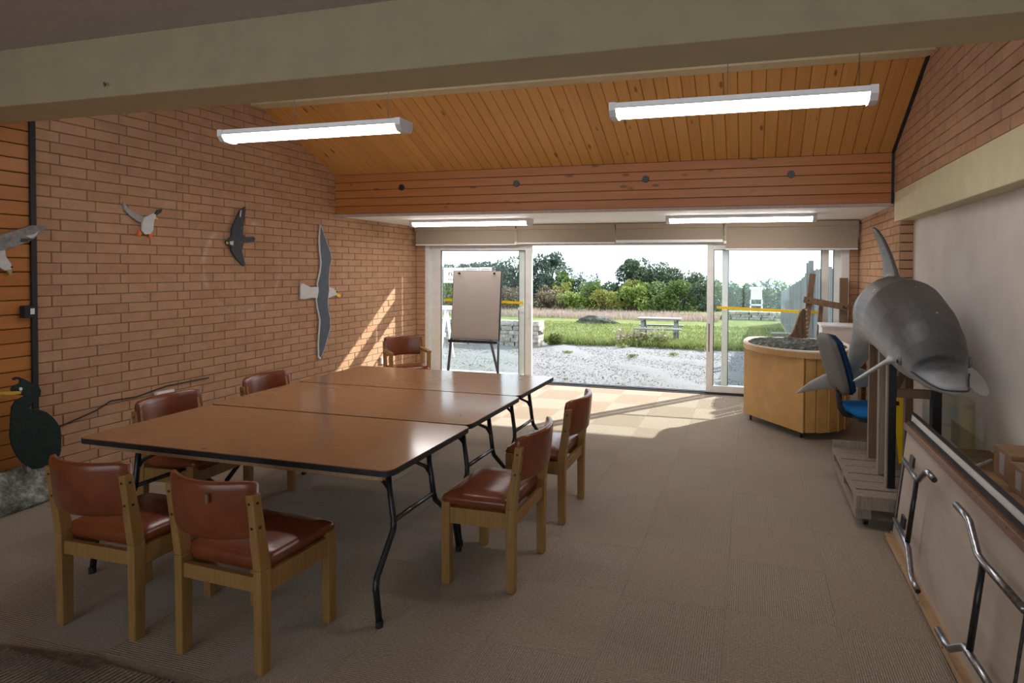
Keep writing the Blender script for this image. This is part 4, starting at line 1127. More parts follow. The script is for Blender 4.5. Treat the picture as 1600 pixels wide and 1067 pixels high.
# ================================================================== folded tables leaning at the right, cartons behind
def leaning(xb, xt, zt, y_far, y_near, label, legs):
    """table standing on its long edge; s = distance up the slope, d = distance out from the underside"""
    up = Vector((xt-xb, 0, zt)).normalized(); out = Vector((-up.z, 0, up.x))
    r = empty('folded_table', (xb, (y_far+y_near)/2, 0.0)); yc = (y_far+y_near)/2
    W = math.hypot(xt-xb, zt)
    Pt = lambda y, s, d: tuple(Vector((0, y-yc, 0.012))+up*s+out*d)
    def slab(y0, y1, s0, s1, d0, d1, nm, mat, bevel=0.0):
        return MB().hexa([Pt(y0,s0,d0), Pt(y1,s0,d0), Pt(y1,s1,d0), Pt(y0,s1,d0)], [Pt(y0,s0,d1), Pt(y1,s0,d1), Pt(y1,s1,d1), Pt(y0,s1,d1)]).build(nm, mat, r, bevel=bevel)
    slab(y_near, y_far, 0.0, W, -0.018, 0.0, 'tabletop', M['under'] if legs else M['white'])
    slab(y_near-0.004, y_far+0.004, W, W+0.006, -0.022, 0.004, 'edge_band', M['black_matt'])
    slab(y_far, y_far+0.005, 0, W, -0.022, 0.002, 'edge_band', M['black_matt'])
    slab(y_near+0.02, y_far-0.02, 0.0, 0.024, 0.0, 0.045, 'apron', M['pale_wood'], 0.002)
    if legs: slab(y_near+0.02, y_far-0.02, W-0.040, W-0.003, 0.0, 0.028, 'apron', m_oak('red_brown_batten', (0.16,0.07,0.035), (0.25,0.12,0.065)), 0.002)
    if legs:
        for y in [y_far-0.05-0.35*k for k in range(5)]:
            for s in (W-0.016, 0.012):
                MB().tube([Pt(y, s, 0.02), Pt(y, s, 0.0465 if s < 0.1 else 0.029)], 0.005, 8).build('screw', M['black'], r)
        sc = W/2
        for yh, sg in ((3.60, -1), (2.10, 1)):
            for q in (-1, 1):
                P = [Pt(yh, sc+q*0.175, 0.05), Pt(yh+sg*0.30, sc+q*0.175, 0.062), Pt(yh+sg*0.35, sc+q*0.18, 0.064), Pt(yh+sg*0.46, sc+q*0.262, 0.068), Pt(yh+sg*0.50, sc+q*0.27, 0.07), Pt(yh+sg*0.60, sc+q*0.27, 0.072)]
                lg = MB().tube(P, 0.0145, 10).build('leg', M['chrome'], r, smooth=True)
                MB().tube([Pt(yh+sg*0.598, sc+q*0.27, 0.072), Pt(yh+sg*0.603, sc+q*0.27, 0.072)], 0.010, 8).build('leg_end', M['black'], lg)
                slab(yh-0.035, yh+0.035, sc+q*0.175-0.035, sc+q*0.175+0.03, 0.0, 0.012, 'hinge_bracket', M['steel'])
            MB().tube([Pt(yh+sg*0.31, sc-0.165, 0.06), Pt(yh+sg*0.31, sc+0.165, 0.06)], 0.013, 8).build('crossbar', M['black'], r, smooth=True)
            MB().tube([Pt(yh, sc-0.175, 0.045), Pt(yh, sc+0.175, 0.045)], 0.006, 8).build('hinge_rod', M['steel'], r)
    tag(r, label, 'table')
    return r
leaning(0.845, 0.925, 0.705, 3.80, 1.95, 'folded table on its side at the right, pale underside and chrome legs towards the viewer', True)
leaning(0.885, 0.955, 0.742, 3.84, 2.0, 'second folded table on its side, tucked behind the chrome-legged one', False)
cart = [(3.42, 3.855, 0.565, 'brown carton in the low row behind the folded tables, farthest from the viewer'), (2.875, 3.41, 0.575, 'brown carton in the low row under the two taped boxes'), (2.30, 2.865, 0.57, 'brown carton in the low row, nearest the viewer')]
for y0, y1, z, lab in cart:
    o = MB().box(1.005, 1.375, y0, y1, 0.0, z).build('cardboard_carton', M['card'], bevel=0.004)
    MB().box(1.02, 1.36, (y0+y1)/2-0.03, (y0+y1)/2+0.03, z, z+0.0012).build('tape', m_plain('brown_tape', (0.20,0.115,0.06), 0.35), o)
    tag(o, lab, 'box', 'cartons along the right wall')
for y0, y1, x0, z, lab in ((3.20, 3.41, 1.235, 0.725, 'taped cardboard box on the cartons, farther of the pair'), (2.98, 3.185, 1.22, 0.705, 'taped cardboard box on the cartons, nearer of the pair')):
    o = MB().box(x0, 1.385, y0, y1, 0.577, z).build('cardboard_box', M['card'], bevel=0.003)
    MB().box(x0-0.0015, x0, (y0+y1)/2-0.03, (y0+y1)/2+0.03, 0.60, z-0.02).build('label', m_plain('silver_tape', (0.40,0.38,0.38), 0.35), o)
    tag(o, lab, 'box', 'taped boxes on the cartons')
o = MB().hexa([(1.15,3.44,0.577),(1.16,3.44,0.577),(1.30,3.60,0.577),(1.29,3.60,0.577)], [(1.15,3.44,0.59),(1.16,3.44,0.59),(1.30,3.60,0.59),(1.29,3.60,0.59)]).build('white_batten', M['white_plastic'])
tag(o, 'thin white batten lying on the far carton', 'batten')
t = NT('acrylic'); tr_ = t.node('ShaderNodeBsdfTransparent'); tr_.inputs['Color'].default_value = (0.93,0.95,0.92,1); gl = t.node('ShaderNodeBsdfGlossy'); gl.inputs['Roughness'].default_value = 0.05
mx = t.node('ShaderNodeMixShader'); mx.inputs[0].default_value = 0.12; t.l.new(tr_.outputs[0], mx.inputs[1]); t.l.new(gl.outputs[0], mx.inputs[2]); t.l.new(mx.outputs[0], t.n['Material Output'].inputs['Surface']); M['acrylic'] = t.m
o = MB().box(1.315, 1.321, 3.93, 5.0, 0.0, 0.83).build('acrylic_sheet', M['acrylic'])
tag(o, 'tall clear acrylic sheet standing against the right wall behind the dolphin stand', 'sheet')
o = MB().box(1.205, 1.210, 3.45, 3.97, 0.572, 0.71).build('acrylic_sheet', M['acrylic'])
tag(o, 'low clear acrylic sheet standing on the far carton', 'sheet')
ys = empty('wet_floor_sign', (1.055, 4.62, 0.205))
MB().prism([(-0.08,0.0),(0.10,0.0),(0.08,0.46),(0.05,0.48),(-0.03,0.48),(-0.06,0.46)], lambda u, v, t: (u, t+0.02+0.15*(v/0.5), v), 0.0, 0.012).build('panel', M['yellow'], ys)
MB().prism([(-0.02,0.40),(0.04,0.40),(0.04,0.43),(-0.02,0.43)], lambda u, v, t: (u, t+0.02+0.15*(v/0.5), v), -0.002, 0.0).build('hand_hole', M['black_matt'], ys)
tag(ys, 'folded yellow warning sign standing on the trolley behind the posts', 'sign')
o = empty('wall_plaque', (XW-0.012, 3.30, 1.75))
MB().box(-0.012, 0.012, -0.16, 0.10, -0.02, 0.08).build('plank', M['brown_wood'], o, bevel=0.003)
MB().box(-0.012, 0.012, -0.16, 0.09, -0.13, -0.03).build('plank', M['brown_wood'], o, bevel=0.003)
tag(o, 'brown wooden plaque on the plaster wall at the right edge', 'plaque')
# ================================================================== outdoors
def gz(y):
    if y < 12.0: return -0.02
    if y < 16.6: return -0.02-0.40*(y-12.0)/4.6
    return -0.42
def ground(name, y0, y1, x0, x1, ny, nx, mat, amp, seed):
    rg = random.Random(seed); W = [(rg.uniform(0.6, 7), rg.uniform(0.6, 7), rg.uniform(0, 6)) for _ in range(10)]
    V = []; F = []
    for j in range(ny+1):
        y = y0+(y1-y0)*j/ny
        for i in range(nx+1):
            x = x0+(x1-x0)*i/nx
            V.append((x, y, gz(y)+amp*sum(math.sin(a*x+b*y+p) for a, b, p in W)/10))
    for j in range(ny):
        for i in range(nx):
            a = j*(nx+1)+i; F.append((a, a+1, a+nx+2, a+nx+1))
    return struct(MB().add(V, F).build(name, mat, smooth=True))
def m_gravel():
    t = NT('gravel', 0.95, 0.15)
    p = t.pos(); n = t.noise(p, 18, 6, 0.75); g = t.noise(p, 70, 5, 0.8); b = t.noise(p, 1.2, 4)
    c = t.ramp(n, [(0.28, (0.10,0.098,0.099)), (0.42, (0.18,0.181,0.186)), (0.7, (0.225,0.228,0.237))])
    c = t.mix(0.4, c, t.ramp(g, [(0.3, (0.095,0.093,0.092)), (0.5, (0.24,0.243,0.25))]))
    c = t.mix(t.ramp(b, [(0.62, (0,0,0)), (0.70, (0.45,0.45,0.45))]), c, (0.10,0.125,0.055))
    t.color(c); t.bump(t.math('ADD', n, g), 0.6, 0.02); return t.m
def m_grass(name, a, b, c):
    t = NT(name, 0.9, 0.1)
    p = t.pos(); n = t.noise(p, 2.0, 5, 0.6); g = t.noise(p, 45, 4, 0.7)
    col = t.mix(0.5, t.ramp(n, [(0.35, a), (0.5, b), (0.7, c)]), t.ramp(g, [(0.3, a), (0.7, c)]))
    t.color(col); t.bump(g, 0.8, 0.02); return t.m
ground('ground_gravel', YD+0.17, 12.05, -12, 9, 50, 160, m_gravel(), 0.035, 2)
M['grass'] = m_grass('lawn_grass', (0.085,0.115,0.035), (0.135,0.17,0.058), (0.20,0.225,0.085))
ground('ground_lawn', 12.0, 60, -45, 45, 100, 90, M['grass'], 0.05, 4)
sea = NT('sea_water', 0.25, 0.5); ns = sea.noise(sea.pos((0.002,0.01,1)), 1, 4); sea.color(sea.ramp(ns, [(0.3, (0.16,0.30,0.38)), (0.7, (0.22,0.37,0.44))]))
struct(MB().box(-9000, 9000, 300, 10200, -102, -100).build('ground_sea', sea.m))

# pebbles and weeds on the gravel
NPR = np.random.default_rng(11)
def scatter_stones(n, x0, x1, y0, y1, s0, s1):
    oct_ = np.array([(1,0,0),(0,1,0),(-1,0,0),(0,-1,0),(0,0,0.45),(0,0,-0.6)], float)
    fc = [(0,1,4),(1,2,4),(2,3,4),(3,0,4),(1,0,5),(2,1,5),(3,2,5),(0,3,5)]
    V = []; F = []
    for i in range(n):
        c = np.array([NPR.uniform(x0, x1), NPR.uniform(y0, y1), 0.0]); c[2] = gz(c[1])+0.006
        s = NPR.uniform(s0, s1)*(1 if NPR.random() < 0.93 else 1.7); a = NPR.uniform(0, 6.28)
        R = np.array([[math.cos(a), -math.sin(a), 0], [math.sin(a), math.cos(a), 0], [0, 0, 1]])
        P = (oct_*NPR.uniform(0.7, 1.3, 3)*s)@R.T+c
        k = len(V); V += [tuple(p) for p in P]; F += [tuple(q+k for q in f) for f in fc]
    return V, F
V, F = scatter_stones(11000, -6.5, 3.0, YD+0.25, 11.2, 0.005, 0.014)
V2, F2 = scatter_stones(1500, -4.1, 3.0, 11.2, 12.0, 0.005, 0.014)
F = F+[tuple(i+len(V) for i in f) for f in F2]; V = V+V2
t = NT('pebble', 0.9, 0.2); g = t.node('ShaderNodeNewGeometry'); t.color(t.ramp(g.outputs['Random Per Island'], [(0.0, (0.12,0.118,0.117)), (0.3, (0.20,0.201,0.205)), (1.0, (0.26,0.263,0.27))]))
o = MB().add(V, F).build('loose_gravel', t.m); o['kind'] = 'stuff'
tag(o, 'loose grey stones strewn over the patio outside the doors', 'gravel')
def blades(name, n, x0, x1, y0, y1, h0, h1, w, mat, lean=0.35, base=None):
    X = NPR.uniform(x0, x1, n); Y = NPR.uniform(y0, y1, n); Hh = NPR.uniform(h0, h1, n); A = NPR.uniform(0, 6.28, n); L = NPR.normal(0, lean, (n, 2))
    V = np.empty((n*4, 3)); Z = np.array([gz(y) for y in Y]) if base is None else base
    dx = np.cos(A)*w; dy = np.sin(A)*w
    V[0::4] = np.c_[X-dx, Y-dy, Z]; V[1::4] = np.c_[X+dx, Y+dy, Z]
    V[2::4] = np.c_[X+dx*0.8+L[:,0]*Hh*0.4, Y+dy*0.8+L[:,1]*Hh*0.4, Z+Hh*0.6]; V[3::4] = np.c_[X+L[:,0]*Hh, Y+L[:,1]*Hh, Z+Hh]
    F = [(4*i, 4*i+1, 2+4*i, 3+4*i) for i in range(n)]
    o = MB().add(V.tolist(), F).build(name, mat); o['kind'] = 'stuff'
    return o
gm = m_leaf('grass_blade', [(0.0, (0.09,0.13,0.03)), (0.5, (0.155,0.20,0.058)), (1.0, (0.235,0.265,0.095))], 0.3)
tag(blades('lawn_edge_grass', 9000, -5.2, 1.1, 11.85, 12.35, 0.05, 0.17, 0.006, gm), 'tufts of green grass along the edge of the gravel', 'grass')
tag(blades('lawn_turf', 26000, -9.5, 1.1, 12.3, 21.0, 0.03, 0.08, 0.010, gm), 'short green turf of the lawn', 'grass')
hay = m_leaf('dry_grass', [(0.0, (0.26,0.21,0.16)), (0.5, (0.36,0.29,0.24)), (1.0, (0.45,0.38,0.34))], 0.3)
tag(blades('dry_meadow_grass', 20000, -15, -1.2, 22.6, 25.6, 0.08, 0.27, 0.008, hay, 0.2), 'pale dry long grass between the lawn and the hedge', 'grass')
for cx, cy, s, lab in ((-2.62, 8.05, 0.05, 'bright green weed by the door threshold'), (-3.4, 10.6, 0.10, 'flat green weed in the gravel left of the bench'), (-2.1, 10.5, 0.12, 'flat green weed in the middle of the gravel'), (-1.4, 10.9, 0.11, 'flat green weed in the gravel below the bench'), (-0.95, 11.75, 0.13, 'bushy green weed at the gravel edge near the right post'), (-2.55, 11.7, 0.16, 'bushy green weed at the gravel edge left of the bench')):
    mb = MB()
    for k in range(60):
        a = RND.uniform(0, 6.28); r = RND.uniform(0, s); h = RND.uniform(0.3, 1.0)*s*0.7
        p = Vector((cx+r*math.cos(a), cy+r*math.sin(a), gz(cy)+h*0.5+0.01)); q = Vector((RND.uniform(-1, 1), RND.uniform(-1, 1), RND.uniform(0, 1))).normalized()*s*0.28
        w = q.orthogonal().normalized()*s*0.09
        mb.add([p-q, p+w, p+q, p-w], [(0, 1, 2, 3)])
    tag(mb.build('weed', gm), lab, 'plant', 'weeds in the gravel')
# taller weed clump in front of the picnic bench
def sprig(name, c, n, spread, h, mats, label):
    r = empty(name, c)
    st = MB(); lf = MB(); fl = MB()
    for k in range(n):
        a = RND.uniform(0, 6.28); x, y = spread[0]*RND.uniform(-1, 1), spread[1]*RND.uniform(-1, 1); hh = h*RND.uniform(0.45, 1.0)
        tx, ty = x+0.2*hh*math.cos(a), y+0.2*hh*math.sin(a)
        st.tube([(x, y, 0), ((x+tx)/2, (y+ty)/2, hh*0.6), (tx, ty, hh)], [0.006, 0.004, 0.002], 4)
        for j in range(16):
            f = RND.uniform(0.15, 1.0); p = Vector((x+(tx-x)*f, y+(ty-y)*f, hh*f)); q = Vector((RND.uniform(-1, 1), RND.uniform(-1, 1), RND.uniform(-0.2, 0.8))).normalized()*0.05; w = q.orthogonal().normalized()*0.016
            p += q; (fl if f > 0.7 and RND.random() < 0.5 else lf).add([p-q, p+w, p+q, p-w], [(0, 1, 2, 3)])
    st.build('stem', mats[0], r); lf.build('foliage', mats[1], r)
    if fl.v: fl.build('seed_heads', mats[2], r)
    tag(r, label, 'plant')
stem = m_plain('weed_stem', (0.12,0.10,0.05), 0.8)
sprig('wild_plant', (-2.12, 12.15, gz(12.15)), 46, (0.45, 0.10), 0.36, (stem, gm, hay), 'straggly yellow-green wild plant in front of the picnic table')
sprig('wild_plant', (-2.72, 12.1, gz(12.1)), 5, (0.03, 0.03), 0.42, (stem, hay, hay), 'thin upright dried stalk left of the picnic table')
sprig('wild_plant', (-4.02, 11.65, gz(11.65)), 30, (0.14, 0.08), 0.26, (stem, gm, gm), 'leafy green plant at the foot of the stone wall end')

# picnic table on the lawn
pt = empty('picnic_table', (-2.51, 16.5, gz(16.5)), math.radians(3))
gw = m_oak('silvered_wood', (0.14,0.145,0.145), (0.24,0.245,0.245), 0.85)
for k in range(4): MB().box(-0.62, 0.62, -0.27+k*0.137, -0.27+k*0.137+0.125, 0.595, 0.635).build('top_plank', gw, pt)
for s in (-1, 1):
    for k in range(2): MB().box(-0.66, 0.66, s*0.56-0.11+k*0.115, s*0.56-0.11+k*0.115+0.105, 0.345, 0.385).build('seat_plank', gw, pt)
    for q in (-1, 1): MB().bar((s*0.47, q*0.16, 0.60), (s*0.47, q*0.46, 0.0), 0.05, 0.10, (1,0,0)).build('leg', gw, pt)
    MB().box(s*0.47-0.03, s*0.47+0.03, -0.67, 0.67, 0.29, 0.345).build('seat_bearer', gw, pt)
    MB().box(s*0.47-0.03, s*0.47+0.03, -0.27, 0.27, 0.545, 0.595).build('top_bearer', gw, pt)
tag(pt, 'silver-grey wooden picnic table with benches on the lawn', 'picnic table')

# dry stone walls
M['stone'] = m_rock('wall_stone', (0.20,0.185,0.16), (0.40,0.375,0.34), (0.60,0.58,0.54), 9)
def stone_mesh(seed):
    rg = random.Random(seed)
    V = [(sx*0.5*rg.uniform(0.86, 1.0), sy*0.5*rg.uniform(0.86, 1.0), sz*0.5*rg.uniform(0.84, 1.0)) for sz in (-1, 1) for sx, sy in ((-1,-1),(1,-1),(1,1),(-1,1))]
    me = bpy.data.meshes.new('stone'); me.from_pydata(V, [], [(0,3,2,1),(4,5,6,7),(0,1,5,4),(1,2,6,5),(2,3,7,6),(3,0,4,7)]); me.update(); me.materials.append(M['stone']); return me
STN = [stone_mesh(k) for k in range(8)]
def stone_wall(name, x0, x1, y, z0, h, th, ch, ln, label):
    r = empty(name, ((x0+x1)/2, y, z0)); c = (x0+x1)/2
    MB().box(x0-c+0.02, x1-c-0.02, -th/2+0.04, th/2-0.04, -0.1, h-0.03).build('core', M['dark_gap'], r)
    z = 0.0; k = 0
    while z < h-0.02:
        hh = min(ch*RND.uniform(0.8, 1.25), h-z); x = x0-RND.uniform(0, ln*0.5)
        while x < x1:
            l = ln*RND.uniform(0.6, 1.3); a, b = max(x, x0), min(x+l, x1)
            if b-a > 0.03:
                o = bpy.data.objects.new('stone', STN[k % 8]); COL.objects.link(o); o.parent = r; k += 1
                o.location = ((a+b)/2-c, RND.uniform(-0.015, 0.015), z+hh/2); o.scale = ((b-a)*0.99, th*RND.uniform(0.95, 1.05), hh*0.98)
                o.rotation_euler = (0, RND.uniform(-0.03, 0.03), RND.uniform(-0.04, 0.04))
            x += l
        z += hh
    tag(r, label, 'wall')
stone_wall('dry_stone_wall', -7.4, -4.25, 11.45, -0.03, 0.56, 0.35, 0.085, 0.24, 'dry stone wall ending just inside the open doorway, left side')
stone_wall('dry_stone_wall', -1.0, 1.25, 24.4, -0.45, 0.36, 0.4, 0.12, 0.42, 'low dry stone wall below the white weather screen')
o = blob('lawn_boulder', (-5.6, 21.0, -0.42), (0.75, 0.35, 0.26), m_rock('lawn_rock', (0.03,0.035,0.025), (0.08,0.09,0.07), (0.20,0.21,0.20)), 21, 0.2, zmin=-0.5)
tag(o, 'low dark boulder at the edge of the dry grass', 'rock')

# weather screen
ws = empty('weather_screen', (0.27, 27.0, -0.28))
wp = m_plain('screen_white', (0.78,0.80,0.82), 0.5, var=0.03)
MB().box(-0.24, 0.24, -0.2, 0.2, 0.60, 1.02).build('box', wp, ws)
for k in range(6): MB().bar((-0.19, -0.213, 0.64+k*0.06), (0.19, -0.213, 0.64+k*0.06), 0.03, 0.012, (0,0.6,1)).build('louvre', wp, ws)
MB().hexa([(-0.29,-0.25,1.02),(0.29,-0.25,1.02),(0.29,0.25,1.02),(-0.29,0.25,1.02)], [(-0.29,-0.25,1.05),(0.29,-0.25,1.05),(0.29,0.25,1.12),(-0.29,0.25,1.12)]).build('roof', wp, ws)
for x in (-0.25, 0.25):
    for y in (-0.2, 0.2): MB().box(x-0.03, x+0.03, y-0.03, y+0.03, 0, 0.62).build('leg', wp, ws)
MB().box(-0.28, 0.28, -0.23, -0.19, 0.30, 0.36).box(-0.28, 0.28, -0.23, -0.19, 0.57, 0.62).build('rail', wp, ws)
tag(ws, 'white slatted weather screen on legs beyond the low wall', 'weather screen')
struct(MB().box(-3.0, 1.6, 24.5, 40, -0.6, -0.28).build('ground_bank', M['grass']))

# picket fence on the right
fe = empty('picket_fence', (1.16, 8.3, 0))
fw = m_oak('fence_wood', (0.13,0.14,0.14), (0.25,0.26,0.26), 0.9)
def ft(y): return 1.62 if y < 11.5 else 1.62-0.80*min(1.0, (y-11.5)/10.5)
y = 8.35; bm = None; k = 0
while y < 23.2:
    z0 = gz(y)+0.03; h = ft(y)-z0+RND.uniform(-0.03, 0.03)
    if bm is None:
        o = MB().box(-0.012, 0.012, -0.048, 0.048, 0, 1).build('fence_board', fw, fe); bm = o.data
    else:
        o = link('fence_board', bm, None, fe)
    o.location = (RND.uniform(-0.006, 0.006), y-8.3, z0); o.scale = (1, 1, h); o.rotation_euler = (RND.uniform(-0.012, 0.012), 0, 0)
    y += 0.118; k += 1
for ya, yb in ((8.3, 11.5), (11.5, 16.5), (16.5, 23.2)):
    for f in (0.25, 0.78):
        za = gz(ya)+f*(ft(ya)-gz(ya)); zb = gz(yb)+f*(ft(yb)-gz(yb))
        MB().bar((0.035, ya-8.3, za), (0.035, yb-8.3, zb), 0.04, 0.09).build('rail', fw, fe)
for y, z in ((10.2, 1.68), (14.0, 1.55), (18.0, 1.2), (22.8, 0.85)):
    MB().box(0.05, 0.14, y-8.345, y-8.255, gz(y), z).build('post', fw, fe)
tag(fe, 'silver-grey upright board fence receding on the right outside the glass', 'fence')
for y, x, z, lab in ((11.75, 1.085, 1.76, 'tall grey post by the fence, left of the two'), (11.45, 1.095, 1.80, 'tall grey post by the fence, right of the two')):
    o = MB().box(x-0.045, x+0.045, y-0.045, y+0.045, gz(y), z).build('gate_post', fw, bevel=0.006)
    tag(o, lab, 'post', 'tall posts by the fence')
wb = empty('plank_bench', (0.75, 12.6, gz(12.6)))
MB().box(-0.32, 0.30, -0.12, 0.12, 0.33, 0.38).build('seat', gw, wb)
for s in (-0.24, 0.22): MB().box(s-0.03, s+0.03, -0.1, 0.1, 0, 0.33).build('leg', gw, wb)
tag(wb, 'small grey plank bench by the fence seen above the cabinet', 'bench')
# white garden trestle outside the left glass
gt = empty('white_trestle', (-5.62, 9.3, -0.02))
for s in (-0.35, 0.35):
    MB().bar((s-0.0, -0.25, 0.0), (s, 0.0, 0.92), 0.045, 0.03).build('leg', wp, gt); MB().bar((s, 0.25, 0.0), (s, 0.0, 0.92), 0.045, 0.03).build('leg', wp, gt)
MB().box(-0.45, 0.45, -0.07, 0.07, 0.90, 0.96).build('top_rail', wp, gt); MB().box(-0.40, 0.40, -0.14, -0.11, 0.42, 0.49).build('rail', wp, gt); MB().bar((-0.3, -0.16, 0.40), (0.3, -0.10, 0.62), 0.03, 0.03).build('brace', wp, gt)
tag(gt, 'white painted trestle outside the left door glass', 'trestle')

# shrubs, hedge and trees
LEAF = {
 'dark': m_leaf('leaf_dark', [(0.0, (0.030,0.055,0.030)), (0.5, (0.065,0.105,0.058)), (1.0, (0.115,0.16,0.09))]),
 'blue': m_leaf('leaf_bluish', [(0.0, (0.035,0.062,0.048)), (0.5, (0.07,0.11,0.085)), (1.0, (0.12,0.165,0.125))]),
 'mid': m_leaf('leaf_mid', [(0.0, (0.05,0.09,0.025)), (0.5, (0.10,0.16,0.045)), (1.0, (0.17,0.235,0.07))]),
 'light': m_leaf('leaf_light', [(0.0, (0.10,0.16,0.03)), (0.5, (0.18,0.26,0.055)), (1.0, (0.28,0.34,0.085))]),
 'rust': m_leaf('leaf_rust', [(0.0, (0.08,0.075,0.045)), (0.5, (0.17,0.145,0.095)), (1.0, (0.27,0.215,0.15))]),
 'yellow': m_leaf('leaf_yellow', [(0.0, (0.12,0.15,0.03)), (0.5, (0.20,0.23,0.05)), (1.0, (0.29,0.29,0.08))]),
}
bark = m_plain('bark', (0.055,0.045,0.035), 0.95, var=0.3)
def bush(name, c, rad, n, leaf, kind, label, cat, seed, trunk=0.0, sparse=False, group=None):
    """c = base centre on the ground, rad = half sizes of the crown"""
    rg = np.random.default_rng(seed)
    r = empty(name, c)
    nb = 26 if not sparse else 34
    th = rg.uniform(0, 6.28, nb); rr = np.sqrt(rg.uniform(0, 1, nb)); zz = rg.uniform(0, 1, nb)
    env = np.sqrt(np.clip(1-(zz*0.92)**2.2, 0.05, 1)) if trunk < 0.2 else np.sin(np.pi*(0.12+0.80*zz))
    C = np.c_[rad[0]*rr*env*np.cos(th), rad[1]*rr*env*np.sin(th), trunk+zz*(2*rad[2]-0.3*rad[2])]
    br = (0.30 if not sparse else 0.24)*min(rad[0], rad[2]*1.4)*rg.uniform(0.7, 1.25, nb)
    idx = rg.integers(0, nb, n)
    d = rg.normal(0, 1, (n, 3)); d /= np.linalg.norm(d, axis=1)[:, None]
    P = C[idx]+d*(br[idx]*rg.uniform(0.55, 1.05, n)**0.6)[:, None]
    P[:, 2] = np.maximum(P[:, 2], 0.03)
    q = d+rg.normal(0, 0.8, (n, 3)); q /= np.linalg.norm(q, axis=1)[:, None]
    w = np.cross(q, rg.normal(0, 1, (n, 3))); w /= np.linalg.norm(w, axis=1)[:, None]
    s = leaf*rg.uniform(0.6, 1.3, n)[:, None]
    V = np.empty((n*4, 3)); V[0::4] = P-q*s; V[1::4] = P+w*s*0.45; V[2::4] = P+q*s; V[3::4] = P-w*s*0.45
    me = bpy.data.meshes.new('foliage')
    me.vertices.add(n*4); me.vertices.foreach_set('co', V.ravel())
    me.loops.add(n*4); me.loops.foreach_set('vertex_index', np.arange(n*4, dtype=np.int32))
    me.polygons.add(n); me.polygons.foreach_set('loop_start', np.arange(0, n*4, 4, dtype=np.int32))
    me.update(calc_edges=True)
    link('foliage', me, LEAF[kind], r)
    st = MB()
    for k in range(min(nb, 16)):
        e = C[k]; b0 = np.array([0.12*rad[0]*math.cos(k*2.4), 0.1*rad[1]*math.sin(k*2.4), -0.05])
        st.tube([b0, b0*0.4+e*0.45+np.array([0, 0, 0.12*rad[2]]), e], [0.05*rad[2], 0.03*rad[2], 0.008*rad[2]], 5)
    st.build('stems', bark, r)
    tag(r, label, cat, group)
G = -0.45
bush('tree', (-10.35, 29, G), (1.35, 1.1, 1.42), 5200, 0.085, 'blue', 'airy blue-green tree rising highest at the left of the doorway', 'tree', 1, 0.35, True)
bush('tree', (-11.9, 29.5, G), (1.2, 1.0, 1.30), 4200, 0.085, 'blue', 'blue-green tree half hidden by the left door post', 'tree', 2, 0.2, True)
bush('tree', (-9.2, 28, G), (0.65, 0.6, 1.02), 2600, 0.075, 'mid', 'rounded mid-green young tree below the highest tree', 'tree', 3, 0.1)
bush('shrub', (-8.0, 28.5, G), (1.1, 0.8, 0.98), 2200, 0.07, 'blue', 'sparse grey-green shrub showing sky through its twigs', 'shrub', 4, 0.1, True)
bush('tree', (-5.9, 29, G), (1.25, 1.1, 1.28), 6500, 0.085, 'dark', 'dense dark dome-shaped tree right of centre', 'tree', 5, 0.15)
bush('tree', (-4.4, 29, G), (1.3, 1.0, 1.12), 5600, 0.085, 'dark', 'dark tree on the downward slope of the tree line', 'tree', 6, 0.1)
bush('tree', (-3.0, 29, G), (1.3, 1.0, 0.93), 4600, 0.08, 'dark', 'low dark tree ending the tree line at the right door post', 'tree', 7, 0.05)
bush('shrub', (-9.4, 26.3, G), (0.9, 0.6, 0.66), 2800, 0.065, 'rust', 'purplish brown bramble at the left of the doorway', 'shrub', 8)
bush('shrub', (-8.2, 26.0, G), (0.8, 0.6, 0.52), 2800, 0.065, 'light', 'bright green bramble beside the purplish one', 'shrub', 9)
bush('shrub', (-7.4, 26.8, G), (0.9, 0.7, 0.78), 3200, 0.07, 'mid', 'rounded mid-green shrub at left centre of the hedge', 'shrub', 10)
bush('shrub', (-6.4, 26.0, G), (0.9, 0.6, 0.58), 3200, 0.065, 'yellow', 'yellow-green bramble in the middle of the hedge', 'shrub', 11)
bush('shrub', (-5.3, 26.2, G), (1.0, 0.6, 0.66), 3400, 0.07, 'light', 'light green bramble right of the yellow one', 'shrub', 12)
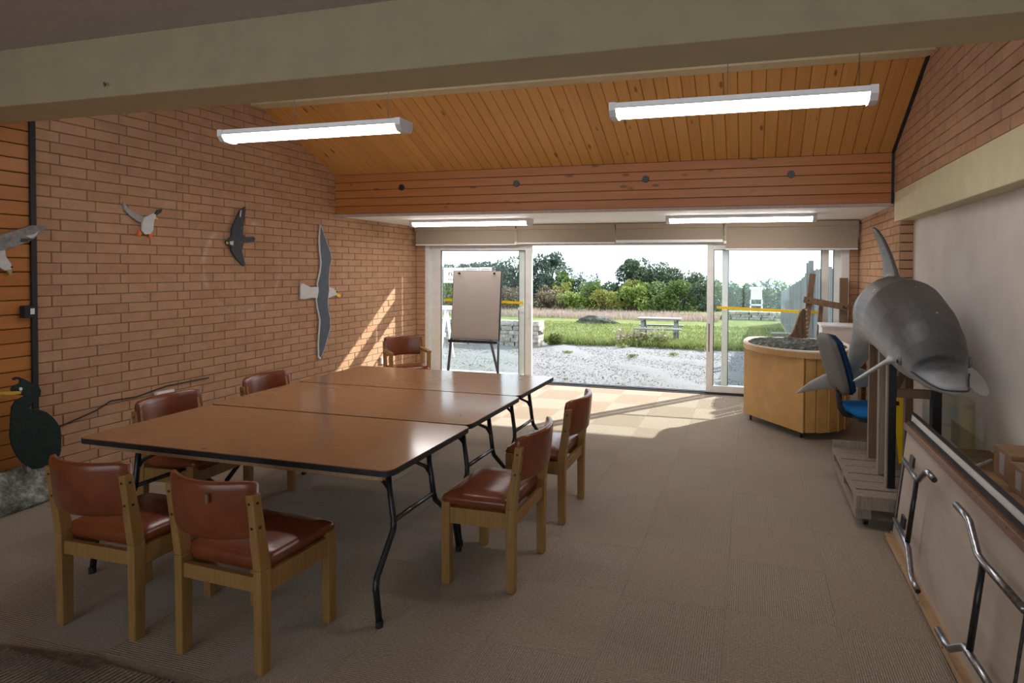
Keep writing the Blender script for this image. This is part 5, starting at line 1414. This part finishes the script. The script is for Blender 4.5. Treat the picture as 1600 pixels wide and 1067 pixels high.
bush('shrub', (-4.2, 26.6, G), (1.0, 0.7, 0.75), 3600, 0.07, 'mid', 'mid-green shrub above the picnic table', 'shrub', 13)
bush('shrub', (-3.1, 26.8, G), (1.0, 0.7, 0.80), 3600, 0.07, 'mid', 'mid-green shrub above the right end of the picnic table', 'shrub', 14)
bush('shrub', (-2.1, 27.0, G), (0.9, 0.7, 0.74), 3200, 0.07, 'dark', 'dark green shrub by the right door post', 'shrub', 15)
bush('shrub', (-5.6, 27.6, G), (0.7, 0.5, 0.86), 1800, 0.07, 'yellow', 'small yellowing shrub below the dark dome-shaped tree', 'shrub', 16)
bush('shrub', (-9.0, 27.2, G), (0.55, 0.5, 0.86), 1600, 0.065, 'yellow', 'small yellow shrub between the brambles and the tall tree', 'shrub', 17)
bush('shrub', (-0.5, 29.5, -0.3), (1.1, 0.8, 0.66), 3000, 0.07, 'mid', 'dark green bush left of the white weather screen', 'shrub', 18)
bush('shrub', (-1.75, 30.5, -0.3), (1.1, 0.8, 0.74), 3200, 0.07, 'mid', 'green bush just right of the right door post, behind the lawn', 'shrub', 21)
bush('shrub', (0.7, 30.0, -0.3), (1.1, 0.8, 0.70), 3000, 0.07, 'mid', 'green bush directly behind the white weather screen', 'shrub', 19)
bush('shrub', (1.9, 29.5, -0.3), (1.2, 0.8, 0.66), 3000, 0.07, 'mid', 'green bush between the weather screen and the fence', 'shrub', 20)
for i, (x, h, lab) in enumerate(((-16.9, 1.10, 'bluish tree at the far left of the left glass'), (-15.2, 1.22, 'bluish tree left of the flip chart top'), (-13.6, 1.32, 'bluish tree above the flip chart'), (-12.6, 1.34, 'bluish tree at the right of the left glass'))):
    bush('tree', (x, 28.5, G), (1.25, 0.9, h), 3800, 0.085, 'blue', lab, 'tree', 30+i, 0.1)
for i, (x, kd, lab) in enumerate(((-14.8, 'mid', 'green shrub behind the white trestle'), (-12.9, 'mid', 'green shrub behind the flip chart'), (-11.2, 'rust', 'brownish shrub seen right of the flip chart'))):
    bush('shrub', (x, 25.5, G), (1.3, 0.7, 0.7), 3000, 0.07, kd, lab, 'shrub', 40+i)
